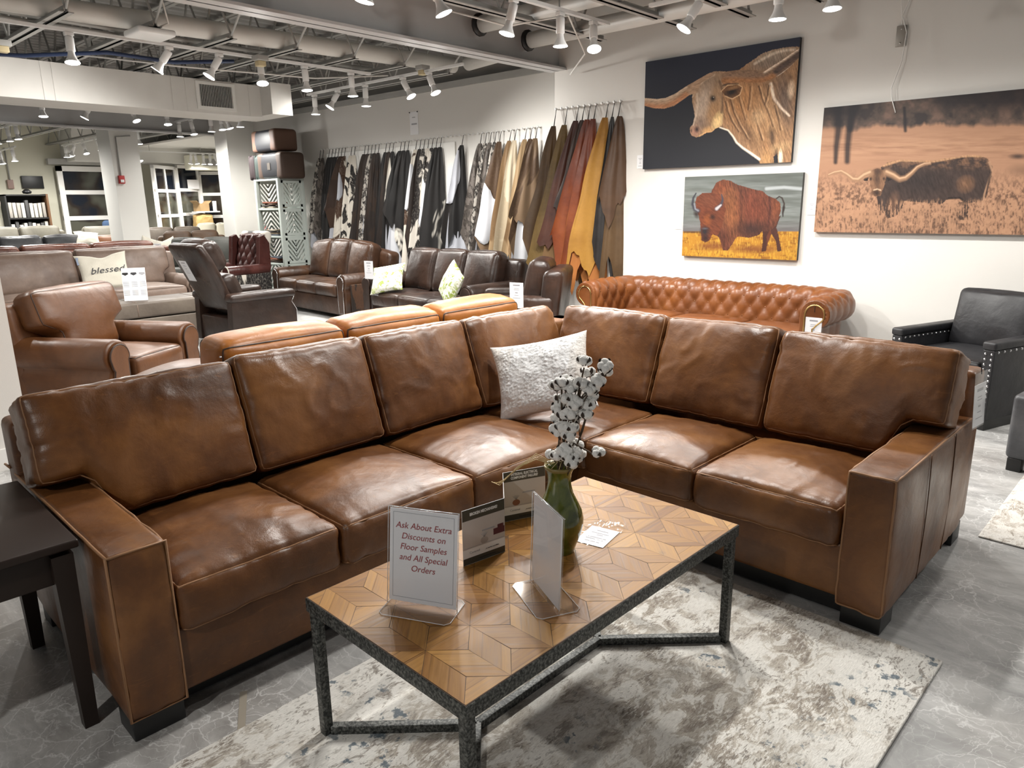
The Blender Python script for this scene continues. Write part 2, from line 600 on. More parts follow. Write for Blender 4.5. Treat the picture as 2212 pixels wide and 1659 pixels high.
# soffit with air grille
m = MB().box(-9.4, -8.75, -3, 5.02, 2.59, 2.96).box(-9.4, -8.5, 5.02, 5.30, 2.61, 2.975)
for yy in (2.62, 2.72, 3.92, 4.08, 4.86):
    m.box(-8.75, -8.746, yy, yy + .012, 2.59, 2.96)
trim(m, MT['duct'])
t = thing('air_grille', 'white framed air grille with dark bars in the ceiling soffit', 'vent', (-8.75, 4.44, 2.785))
m = MB().box(0, .015, -.24, .24, -.155, -.12).box(0, .015, -.24, .24, .12, .155).box(0, .015, -.24, -.20, -.12, .12).box(0, .015, .20, .24, -.12, .12)
m.build('frame', MT['wall_white'], t)
MB().box(.001, .004, -.20, .20, -.12, .12).build('backing', MT['black_matte'], t)
m = MB()
for i in range(20):
    yy = -.19 + .38 * i / 19
    m.box(.004, .013, yy - .004, yy + .004, -.12, .12)
m.build('bars', MT['steel_paint'], t)
# pipes and conduits
def pipe(name, pts, r, mt, label, cat='pipe', n=14):
    o = MB().tube(pts, r, n).build(name, mt)
    return tag(o, label, cat)
pts = [(-7.25, .2, 3.12), (-7.15, 2.6, 3.12), (-6.98, 4.3, 3.12), (-6.8, 6.5, 3.12)]
pipe('duct_pipe', pts, .085, MT['duct'], 'long round white duct pipe crossing the ceiling on the left')
o = pipe('duct_pipe', [(-6.62, 6.55, 3.13), (-5.1, 6.42, 3.18)], .085, MT['duct'], 'short round white pipe branch running to the wall corner')
pipe('duct_pipe', [(-5.05, 5.88, 3.06), (4.3, 5.88, 3.06)], .075, MT['duct'], 'white ceiling pipe nearest the painting wall')
pipe('duct_pipe', [(-5.05, 5.2, 3.1), (4.3, 5.2, 3.1)], .075, MT['duct'], 'white ceiling pipe parallel to the one nearest the painting wall')
for i, (X, Y) in enumerate(((-5.06, 5.88), (-5.06, 5.2))):
    M = T(X - .015, Y, 3.06 if i == 0 else 3.1) @ RY(PI / 2)
    tag(MB().lathe([(.0, -.02), (.10, -.02), (.10, .0), (.0, .0)], 14, M=M).build('pipe_collar', MT['black']), 'black collar on the end of the white pipe %s' % ('nearest the painting wall' if i == 0 else 'farther from the painting wall'), 'collar')
for i, (y0, zz) in enumerate(((2.35, 3.05), (2.75, 3.1))):
    pipe('conduit', [(-7.4, y0 - 2, zz), (-7.5, y0, zz), (-7.6, y0 + 3.2, zz)], .022, MT['steel_paint'], 'thin grey conduit under the ceiling, %s of the two' % ('nearer the camera' if i == 0 else 'farther'), 'conduit', 8)
pipe('blue_cable', [(-9.2, 1.7, 3.0), (-8.4, 2.4, 2.93), (-8.0, 3.0, 2.98), (-7.9, 3.6, 2.95), (-7.8, 4.2, 3.02)], .02, plain('blue_cable', (.03, .05, .12), .5), 'dark blue cable sagging between the ceiling joists', 'cable', 6)
pipe('white_cable', [(-8.3, 2.6, 2.98), (-7.8, 3.6, 2.9), (-7.5, 5.0, 2.9), (-7.2, 5.8, 2.98)], .009, MT['duct'], 'thin white cable sagging under the left joists', 'cable', 6)
pipe('white_cable', [(-4.6, 4.3, 3.0), (-4.2, 4.6, 2.86), (-3.9, 5.0, 2.95), (-4.4, 5.9, 2.85), (-5.0, 6.45, 2.8)], .008, MT['duct'], 'thin white cable drooping beside the ceiling lamps', 'cable', 6)
t = thing('wifi_unit', 'white wireless unit hanging from a joist on the left', 'device', (-6.85, 2.94, 2.955))
m = MB().bbox(-.16, .16, -.16, .16, -.02, .035, .02); m.build('body', MT['lamp_white'], t)
MB().tube([(.05, 0, .03), (.16, .1, .08), (.22, .05, .2), (.2, 0, .4)], .008, 6).build('cable', MT['duct'], t)
for i, p in enumerate(((-7.9, 2.1, 2.9), (-7.0, 4.05, 2.9), (-6.65, 5.86, 2.976))):
    t = thing('junction_box', 'grey junction box above the %s' % ('leftmost lamp of the room', 'fourth lamp of the left track', 'hide wall lamps')[i], 'box', p)
    MB().bbox(-.06, .06, -.06, .06, 0, .05, .006).build('body', MT['steel_paint'], t)
    MB().bbox(-.04, .04, -.04, .04, -.05, 0, .006).build('connector', plain('yellowed', (.6, .5, .3), .5), t)

# ---------------------------------------------------------------- far end: columns, glazed doors
def column(nm, x0, x1, y0, y1, z1=3.0):
    struct(nm, MB().box(x0, x1, y0, y1, 0, z1), MT['wall_white'])
column('wall_column_near', -13.35, -12.9, 6.66, 7.25, 3.3)
column('wall_column_far', -14.9, -14.3, 5.2, 5.68, 3.3)
struct('wall_end', MB().box(-20.4, -20.2, -4, 12, 0, 3.55), MT['cream'])
struct('wall_end_header', MB().box(-20.2, -19.3, 6.2, 12, 2.62, 3.55), MT['wall_white'])
struct('wall_alcove', MB().box(-20.4, -13.4, 10.6, 10.8, 0, 3.55), MT['wall_white'])
struct('ceiling_alcove', MB().box(-20.2, -13.4, 7.6, 10.6, 2.98, 3.02), MT['wall_white'])
def night_glass():
    s = NT('dark_glass')
    co = s.coords('Object')
    col = s.ramp(s.noise(co, 1.4, 2), [(.4, (.010, .013, .020)), (.5, (.03, .022, .016)), (.6, (.09, .09, .07))])
    return s.fin(col, .06, 0., None, .6)
MT['night'] = night_glass()
NW = [0]
def glazed(p0, p1, z0, z1, cols, rows, fr=.09, mun=.06):
    """white framed glazed door/window between two floor points: structure with panes"""
    NW[0] += 1
    A, B = Vector((*p0, 0)), Vector((*p1, 0))
    L = (B - A).length
    d = (B - A) / L
    p = Vector((-d.y, d.x, 0))
    Mx = Matrix(((d.x, p.x, 0, A.x), (d.y, p.y, 0, A.y), (0, 0, 1, 0), (0, 0, 0, 1)))
    m = MB()
    m.box(0, fr, -.04, .04, z0, z1, M=Mx); m.box(L - fr, L, -.04, .04, z0, z1, M=Mx)
    m.box(0, L, -.04, .04, z1 - fr, z1, M=Mx); m.box(0, L, -.04, .04, z0, z0 + fr, M=Mx)
    for c in range(1, cols):
        u = L * c / cols
        m.box(u - mun / 2, u + mun / 2, -.03, .03, z0, z1, M=Mx)
    for r_ in range(1, rows):
        u = z0 + (z1 - z0) * r_ / rows
        m.box(0, L, -.03, .03, u - mun / 2, u + mun / 2, M=Mx)
    w = tag(m.build('window_%d' % NW[0], MT['trim_white']), kind='structure')
    MB().box(fr * .5, L - fr * .5, -.006, .006, z0 + .02, z1 - .02, M=Mx).build('pane', MT['night'], w)
    return w
glazed((-19.9, 5.95), (-19.9, 7.12), .1, 2.52, 1, 4, .12, .1)
glazed((-19.9, 7.12), (-19.9, 7.75), .1, 2.5, 1, 4, .1, .1)
glazed((-18.9, 7.75), (-19.6, 8.6), .1, 2.55, 2, 4, .08, .08)
glazed((-19.6, 8.6), (-19.9, 9.35), .1, 2.6, 1, 4, .08, .08)
glazed((-19.9, 9.35), (-19.2, 10.2), .1, 2.45, 1, 4, .08, .08)
glazed((-19.2, 10.2), (-18.0, 10.5), .1, 2.6, 2, 4, .08, .08)
struct('trim_door_head', MB().box(-20.0, -19.85, 5.8, 7.8, 2.55, 2.68), MT['steel_paint'])
t = thing('wall_heater', 'cream wall unit with grey grille above the glazed door', 'heater', (-19.0, 9.3, 2.45))
MB().bbox(-.2, .2, -.6, .6, 0, .36, .02).build('body', MT['cream'], t)
MB().box(.2, .206, -.3, .3, .1, .28).build('grille', MT['steel_paint'], t)
t = thing('wall_screen', 'small black screen on the far left wall', 'screen', (-20.17, 5.5, 2.15))
MB().bbox(-.02, .03, -.22, .22, -.14, .14, .006).build('panel', MT['black'], t)
t = thing('fire_alarm', 'red fire alarm unit on the far white column', 'alarm', (-14.28, 5.3, 2.02))
MB().bbox(-.03, .03, -.05, .05, -.07, .07, .008).build('body', plain('alarm_red', (.5, .03, .03), .4), t)
MB().bbox(.03, .045, -.03, .03, -.05, 0, .004).build('strobe', MT['lamp_white'], t)
pipe('alarm_conduit', [(-14.28, 5.3, 2.09), (-14.28, 5.3, 2.75), (-14.28, 5.55, 2.78)], .012, MT['steel_paint'], 'grey conduit on the far white column above the red alarm', 'conduit', 6)
for i, Y in enumerate((4.6, 5.05)):
    t = thing('wall_outlet', 'surface outlet with conduit on the far end wall, %s' % ('left one' if i == 0 else 'right one'), 'outlet', (-20.18, Y, 2.1))
    MB().bbox(-.02, .04, -.06, .06, -.1, .1, .006).build('box', plain('outlet_red_grey', (.42, .28, .24), .5), t)
    MB().tube([(.02, 0, .1), (.02, 0, .8)], .015, 6).build('conduit', MT['steel_paint'], t)

# ---------------------------------------------------------------- tracks and spotlights
def make_spot():
    r = thing('track_spotlight', 'x', 'spotlight')
    MB().bbox(-.022, .022, -.035, .035, -.012, .018, .004).tube([(0, 0, .02), (0, 0, -.03)], .012, 8).build('mount', MT['lamp_white'], r)
    hd = MB().lathe([(.0, .0), (.03, .0), (.034, -.01), (.034, -.115), (.028, -.12), (.0, -.12)], 16).build('lamp_holder', MT['lamp_white'], r)
    hd.location = (0, 0, -.02)
    MB().lathe([(.026, -.12), (.027, -.14), (.034, -.165), (.05, -.195), (.058, -.205), (.058, -.212)], 18, cap=False).build('bulb', MT['lamp_white'], hd)
    MB().lathe([(.0, -.207), (.03, -.212), (.052, -.214), (.057, -.212)], 18, cap=False).build('lens', MT['lens'], hd)
    return r
SPOT0 = make_spot()
SPOT_USED = [False]
CAMR = Vector((math.cos(_y), math.sin(_y), 0))
TOW = Vector((math.sin(_y), -math.cos(_y), 0))
LENS_D = .235
def spot(x, y, z, lean, tow, label, group, lit=1.0, snap=None):
    """lamp whose lens centre is at (x,y,z)"""
    d = Vector((0, 0, -1)) + CAMR * math.tan(R(lean)) + TOW * math.tan(R(tow))
    d.normalize()
    P = Vector((x, y, z)) - d * LENS_D
    if snap:
        a, b = Vector((*snap[0], P.z)), Vector((*snap[1], P.z))
        k = max(0, min(1, (P - a).dot(b - a) / (b - a).length_squared))
        q_ = a.lerp(b, k)
        x, y = x + q_.x - P.x, y + q_.y - P.y
        P = q_
    P.z = (snap[2] if snap and len(snap) > 2 else P.z)
    if SPOT_USED[0]:
        t = copy_tree(SPOT0)
    else:
        t = SPOT0
        SPOT_USED[0] = True
    t.location = P + Vector((0, 0, .012))
    tag(t, label, 'spotlight', group)
    hd = [c for c in t.children if c.name.startswith('lamp_holder')][0]
    q = (-d).to_track_quat('Z', 'Y')
    hd.rotation_euler = q.to_euler()
    if lit:
        L = bpy.data.objects.new('track_lamp_light', SPOT)
        COL.objects.link(L)
        L.location = Vector((x, y, z)) + d * .02
        L.rotation_euler = q.to_euler()
        if lit != 1.0:
            L.data = SPOTS.setdefault(lit, SPOT.copy())
            L.data.energy = SPOT_E * lit
    return P
SPOTS = {}
def rail(p0, p1, label, z):
    A, B = Vector((*p0, 0)), Vector((*p1, 0))
    d = (B - A).normalized()
    p = Vector((-d.y, d.x, 0))
    L = (B - A).length
    Mx = Matrix(((d.x, p.x, 0, A.x), (d.y, p.y, 0, A.y), (0, 0, 1, z), (0, 0, 0, 1)))
    t = thing('light_track', label, 'light track', tuple(A + Vector((0, 0, z))))
    m = MB()
    Mx = Matrix.Translation(-t.location) @ Mx
    m.box(0, L, -.018, .018, 0, .012, M=Mx).box(0, L, -.018, -.006, -.014, 0, M=Mx).box(0, L, .006, .018, -.014, 0, M=Mx)
    m.build('rail', MT['lamp_white'], t)
    n_ = max(2, int(L / 1.3))
    for i in range(n_):
        u = L * (i + .5) / n_
        MB().tube([Mx @ Vector((u, 0, .012)), Mx @ Vector((u, 0, max(.05, (3.03 if z < 3 else 3.5) - z)))], .006, 6).build('hanger_rod', MT['steel_paint'], t)
def lamp_row(pts, rowname, group, railp=None, raillabel=None, lit=1.0, z=2.68, zr=None):
    for i, (x, y, *a) in enumerate(pts):
        zz = z
        if len(a) == 3: zz, a = a[0], a[1:]
        spot(x, y, zz, a[0], a[1], '%s white track spotlight from left %s' % (ORD[i], rowname), group, lit, (railp[0], railp[1], (z + LENS_D if zr is None else zr - .045)) if railp else None)
    if railp:
        rail(railp[0], railp[1], raillabel, z + LENS_D + .045 if zr is None else zr)
G1 = 'lit track spotlights of the near ceiling'
lamp_row([(-7.95, 2.38, 5, 10), (-7.15, 3.11, -35, 10), (-7.18, 3.58, -28, 20), (-7.13, 4.1, 8, 18), (-7.16, 4.64, 4, 5), (-7.19, 5.24, 2, 0)],
         'in the row before the white soffit', G1, ((-7.15, .3), (-7.15, 5.5)), 'long white light track before the soffit')
lamp_row([(-8.84, 5.87, 0, 0), (-8.36, 5.82, -30, 15), (-7.73, 5.91, 0, 0), (-6.89, 5.78, 28, 15), (-6.45, 5.86, 22, 15)],
         'in the row facing the spotted hides', G1, ((-9.0, 5.86), (-6.0, 5.86)), 'white light track facing the spotted hides')
lamp_row([(-3.87, 2.98, -12, 0), (-3.86, 3.56, 22, 0), (-3.87, 4.25, -15, 5), (-3.86, 4.85, 0, 0), (-3.74, 5.21, 0, 25)],
         'in the top row above the tan sofa', G1, ((-3.86, .2), (-3.86, 5.5)), 'white light track running toward the leather hides', lit=1.15)
lamp_row([(-2.96, 5.2, -32, 5), (-2.28, 5.3, 0, 0), (-1.91, 5.32, 0, 5)],
         'above the animal pictures', G1, ((-3.3, 5.25), (3.6, 5.25)), 'white light track above the animal pictures', lit=.62)
G2 = 'lit track spotlights beyond the soffit'
lamp_row([(-12.3, 3.56, 5, 8), (-12.16, 4.1, -25, 15), (-12.0, 4.8, 25, 10), (-12.13, 5.28, 8, 10)], 'in the row just under the soffit', G2, ((-12.1, 2.6), (-12.1, 5.5)), 'white light track just behind the soffit', z=2.76, lit=.7)
lamp_row([(-13.45, 6.07, 0, 0), (-12.93, 6.09, 12, 5), (-12.26, 6.12, 0, 0), (-11.88, 5.73, 8, 5), (-11.7, 6.07, 18, 0), (-11.29, 6.11, 0, 0)], 'in the bunch left of the white column', G2, ((-13.6, 6.08), (-11.1, 6.08)), 'short white light track left of the white column', z=2.72, lit=.35)
lamp_row([(-16.82, 4.18, 0, 0), (-16.09, 4.11, 5, 0), (-15.57, 4.14, 5, 0)], 'in the group of three at the far left', G2, ((-17.2, 4.13), (-14.9, 4.13)), 'white light track at the far left', z=2.72, lit=.9)
lamp_row([(-18.7, 5.75, 0, 0), (-18.5, 5.88, 22, 0), (-18.2, 5.88, -22, 0), (-17.5, 5.82, 18, 10)], 'in the far group above the glazed door', G2, ((-18.9, 5.85), (-17.0, 5.85)), 'white light track above the glazed door', z=2.63, lit=.6)
lamp_row([(-17.23, 6.08, 18, 5), (-16.89, 6.1, 8, 0), (-16.18, 5.98, 5, 0), (-15.69, 6.04, 5, 0), (-15.17, 5.97, 5, 0)], 'in the row right of the far column', G2, ((-17.4, 6.04), (-14.7, 6.04)), 'white light track right of the far column', z=2.7, lit=.6)
lamp_row([(-18.8, 4.66, -15, 15), (-17.5, 4.45, 5, 0), (-18.6, 5.07, 8, 0)], 'in the farthest group at the left edge', G2, ((-19.2, 4.6), (-17.2, 4.5)), 'white light track at the left edge, farthest', z=2.45, lit=.8)
lamp_row([(-18.6, 7.16, 2.5, 0, 30), (-18.6, 7.36, 2.46, 25, 10), (-18.6, 8.6, 2.54, -10, 0), (-18.6, 8.75, 2.49, 10, 0), (-18.6, 8.93, 2.54, 0, 0), (-18.6, 9.08, 2.5, 0, 10), (-18.6, 9.28, 2.57, 20, 0)], 'in the alcove before the bay windows', G2, ((-18.6, 7.0), (-18.6, 9.5)), 'white light track in the bay window alcove', z=2.52, zr=2.84, lit=.45)
# unseen lamps of the same kind, added to light seats, floor and walls
G3 = 'unseen track spotlights added for light'
for i, (x, y, a, b, e) in enumerate(((-.6, 5.25, 0, 5, .62), (.6, 5.25, 0, 10, .62), (1.9, 5.25, 0, 10, .62), (-3.86, 1.2, 20, 0, .15), (-7.15, 1.0, 0, 0, .8), (-1.9, 3.3, 0, 0, 1.0), (-1.1, -1.5, 0, 0, 1.1), (1.4, 2.7, 0, 0, .8))):
    spot(x, y, 2.68, a, b, '%s track spotlight of those added out of view' % ORD[i], G3, e, ((-3.3, 5.25), (3.6, 5.25)) if y > 5 else ((-1.9, .6), (-1.9, 3.4)) if 2 < y < 4 else ((-2.6, -1.5), (.6, -1.5)) if y < -1 else ((1.4, -.5), (1.4, 3.4)) if x > 1 else None)
rail((-1.9, .6), (-1.9, 3.4), 'added unseen white light track above the seating group', 2.68 + LENS_D + .045)  # out-of-view tracks, added to carry the extra lamps
rail((-2.6, -1.5), (.6, -1.5), 'added unseen white light track behind the camera', 2.68 + LENS_D + .045)
rail((1.4, -.5), (1.4, 3.4), 'added unseen white light track right of the seating group', 2.68 + LENS_D + .045)

# ---------------------------------------------------------------- leathers
MT['brown'] = leather('saddle_leather', (.050, .017, .006), (.118, .043, .0125), (.225, .093, .027), .37, .30)
MT['brown_seam'] = plain('saddle_seam', (.27, .135, .06), .6)
MT['seam_dark'] = plain('dark_seam', (.032, .014, .007), .6)
MT['camel'] = leather('camel_leather', (.24, .075, .009), (.34, .115, .013), (.44, .17, .025), .42, .25, .15)
MT['cognac'] = leather('cognac_leather', (.065, .024, .008), (.105, .040, .013), (.15, .060, .021), .40, .25, .12)
MT['espresso'] = leather('espresso_leather', (.010, .0055, .004), (.020, .011, .008), (.042, .022, .015), .33, .35, .15)
MT['umber'] = leather('umber_leather', (.016, .007, .004), (.042, .019, .010), (.085, .040, .020), .34, .4, .3)
MT['taupe'] = leather('taupe_leather', (.15, .10, .078), (.22, .155, .12), (.30, .22, .175), .42, .3, .15)
MT['taupe_dark'] = leather('stone_leather', (.085, .066, .052), (.125, .10, .08), (.17, .14, .11), .5, .25, .1)
MT['chest'] = leather('chestnut_leather', (.10, .031, .008), (.155, .048, .012), (.21, .071, .018), .38, .12, .1, coat=.08)
MT['blackl'] = leather('black_leather', (.008, .008, .009), (.014, .014, .016), (.024, .024, .027), .42, .3, .05)
MT['charcoal'] = leather('charcoal_leather', (.03, .031, .034), (.055, .057, .062), (.10, .10, .105), .34, .3, .1)
MT['oxblood'] = leather('oxblood_leather', (.03, .009, .008), (.060, .018, .015), (.10, .034, .028), .28, .3, .1)
MT['redbrown'] = leather('red_brown_leather', (.05, .018, .012), (.09, .032, .02), (.15, .06, .04), .3, .35, .3)
MT['olive'] = leather('olive_leather', (.10, .092, .068), (.145, .134, .10), (.19, .178, .14), .5, .15, .05)
MT['darkgreen'] = leather('slate_leather', (.025, .026, .022), (.04, .041, .035), (.06, .06, .052), .5, .25, .1)
MT['suede'] = leather('brown_suede', (.065, .035, .018), (.10, .056, .03), (.14, .085, .05), .6, .2, .05)
MT['creamfab'] = plain('cream_fabric', (.62, .58, .46), .85, bump=.3, bs=90., var=.05)
MT['orange'] = leather('orange_leather', (.15, .05, .016), (.21, .075, .024), (.27, .11, .04), .45, .2, .1)
MT['wood_dark'] = plain('espresso_wood', (.020, .012, .009), .42, spec=.3, var=.2)
MT['foot'] = plain('black_foot', (.010, .010, .010), .45)

def cush(parent, name, mat, a, b, c, M, r=.06, pipe=None, pipe_mat=None, pr=.004, **kw):
    """one cushion part with its seams as a sub-part"""
    v, f, edge = cushion(a, b, c, r, **kw)
    o = MB().add(v, f, 0, True, M).build(name, mat, parent)
    if pipe:
        mb = MB()
        for e in pipe:
            mb.tube([M @ Vector(p) for p in edge(e, m=18)], pr, 5, closed=True)
        mb.build('piping', pipe_mat or mat, o)
    return o

# ---------------------------------------------------------------- brown sectional (corner sofa)
U0, V0 = -2.56, 2.99
GA = R(-1.91)
def gw(u, v, z=0.0):
    """room position of a point of the seating group (which stands slightly turned in the room)"""
    return (u * math.cos(GA) - v * math.sin(GA), u * math.sin(GA) + v * math.cos(GA), z)
sec = thing('sectional_sofa', 'large brown leather corner sofa with wide flat arms around the coffee table', 'sofa', gw(U0, V0), GA)
OFF = T(-U0, -V0, 0)
br, sm_ = MT['brown'], MT['brown_seam']
m = MB()
m.bbox(-3.0, -2.035, .60, 3.5, .085, .30, .02, M=OFF)
m.bbox(-2.6, -.75, 2.515, 3.5, .085, .30, .02, M=OFF)
m.build('base', br, sec)
# arms: flat blocks with stitched edges
def wide_arm(x0, x1, y0, y1, z1, front, label):
    v, f, edge = cushion((x1 - x0) / 2, (y1 - y0) / 2, (z1 - .07) / 2, .018, n=(6, 30, 18), side=.008, wr=.006, seed=x0, fold=.008)
    M = OFF @ T((x0 + x1) / 2, (y0 + y1) / 2, (z1 + .07) / 2)
    o = MB().add(v, f, 0, True, M).build('arm', br, sec)
    mb = MB()
    for e in ('top', front):
        if e in ('top', 'front', 'back'):
            mb.tube([M @ p for p in edge(e, m=16)], .0045, 5, closed=True)
    if front == 'side':
        hx, hy, hz = (x1 - x0) / 2 - .004, (y1 - y0) / 2 - .004, (z1 - .07) / 2 - .004
        mb.tube([M @ Vector((hx, sy * hy, sz * hz)) for sy, sz in ((-1, -1), (1, -1), (1, 1), (-1, 1))], .0045, 5, closed=True)
    mb.build('stitching', sm_, o)
    return o
wide_arm(-3.04, -2.025, .497, .663, .592, 'side', '')
wide_arm(-.82, -.655, 2.493, 3.52, .588, 'front', '')
sm2 = MB()
for yy in (2.86, 3.19):
    sm2.tube([OFF @ Vector((-.651 + .006 * math.sin(k / 10 * PI), yy, .085 + .5 * k / 10)) for k in range(11)], .0018, 5)
sm2.build('side_seam', br, sec)
# low backs
m = MB()
m.bbox(-3.09, -2.93, .50, 3.62, .08, .785, .03, M=OFF)
m.bbox(-3.09, -.66, 3.46, 3.62, .08, .785, .03, M=OFF)
m.build('back_frame', br, sec)
MB().tube([OFF @ Vector(p) for p in ((-3.03, .497, .60), (-3.09, .495, .60))], .005, 5).tube([OFF @ Vector(p) for p in ((-.652, 3.5, .59), (-.652, 3.62, .575))], .005, 5).build('back_seam', sm_, sec)
# plinth feet
for (x0, x1, y0, y1) in ((-2.16, -2.04, .505, .652), (-3.0, -2.9, .51, .65), (-.80, -.662, 2.508, 2.64), (-.80, -.664, 3.44, 3.56), (-2.9, -2.78, 3.4, 3.52)):
    MB().bbox(x0, x1, y0, y1, 0, .085, .004, M=OFF).build('foot', MT['foot'], sec)
MB().box(-2.95, -2.12, .66, 3.4, .012, .085, M=OFF).box(-2.2, -.72, 2.56, 3.4, .012, .085, M=OFF).build('recessed_plinth', MT['foot'], sec)
# seat cushions
def seat(x0, x1, y0, y1, seed, front_side, top=.048):
    # local cushion front is -y; left wing faces +x
    zc, hz = .363, .079
    if front_side == '+x':
        M = OFF @ T((x0 + x1) / 2, (y0 + y1) / 2, zc) @ RZ(PI / 2)
        a, b = (y1 - y0) / 2, (x1 - x0) / 2
    else:
        M = OFF @ T((x0 + x1) / 2, (y0 + y1) / 2, zc)
        a, b = (x1 - x0) / 2, (y1 - y0) / 2
    cush(sec, 'seat_cushion', br, a, b, hz, M, r=.03, pipe=('top', 'bottom'), pipe_mat=sm_, pr=.0032, n=(36, 34, 5), top=top, front=.012, side=.004, wr=.010, seed=seed, fold=.010)
seat(-2.66, -2.015, .667, 1.215, 1.3, '+x')
seat(-2.66, -2.005, 1.222, 1.835, 2.7, '+x')
seat(-2.66, -2.005, 1.842, 2.485, 4.1, '+x')
seat(-2.72, -1.975, 2.495, 3.08, 5.9, '-y', .02)
seat(-1.968, -1.412, 2.475, 3.08, 7.7, '-y')
seat(-1.405, -.826, 2.475, 3.08, 9.2, '-y')
# back cushions: bottom front edge, top front edge, lean
def backc(s0, s1, wing, seed, arm_end=0, zb=.445, zt=.908):
    """wing 'L': runs along y, faces +x, 'R': runs along x, faces -y. arm_end: -1/+1 end that rests on the arm"""
    hw, hz, hd = (s1 - s0) / 2, (zt - zb) / 2 + .006, .105
    tilt = R(20)
    def post(p):
        if arm_end:
            ax = p.x * arm_end - (hw - .165)
            if ax > -.06:
                k = max(0., min(1., (ax + .06) / .09))
                k = k * k * (3 - 2 * k)
                zlo = -hz + .155 * k
                t = (p.z + hz) / (2 * hz)
                p.z = zlo + t * (hz - zlo)
                p.y -= .0 * k
        return p
    c = (s0 + s1) / 2
    zc = (zb + zt) / 2
    if wing == 'L':
        M = OFF @ T(-2.755, c, zc) @ RZ(PI / 2) @ RX(-tilt)
    else:
        M = OFF @ T(c, 3.215, zc) @ RX(-tilt)
    return cush(sec, 'back_cushion', br, hw, hd, hz, M, r=.035, pipe=('front', 'back'), pipe_mat=sm_, pr=.0032, n=(36, 5, 28), front=.045, back=.02, top=.008, wr=.012, seed=seed, post=post, fold=.010)
backc(.50, 1.222, 'L', 11.1, arm_end=-1, zt=.895)
backc(1.228, 1.835, 'L', 12.4)
backc(1.841, 2.445, 'L', 13.9)
backc(2.451, 3.14, 'L', 15.2)
backc(-2.69, -2.006, 'R', 16.8)
backc(-2.0, -1.400, 'R', 18.3)
backc(-1.394, -.668, 'R', 19.9, arm_end=1, zt=.898)

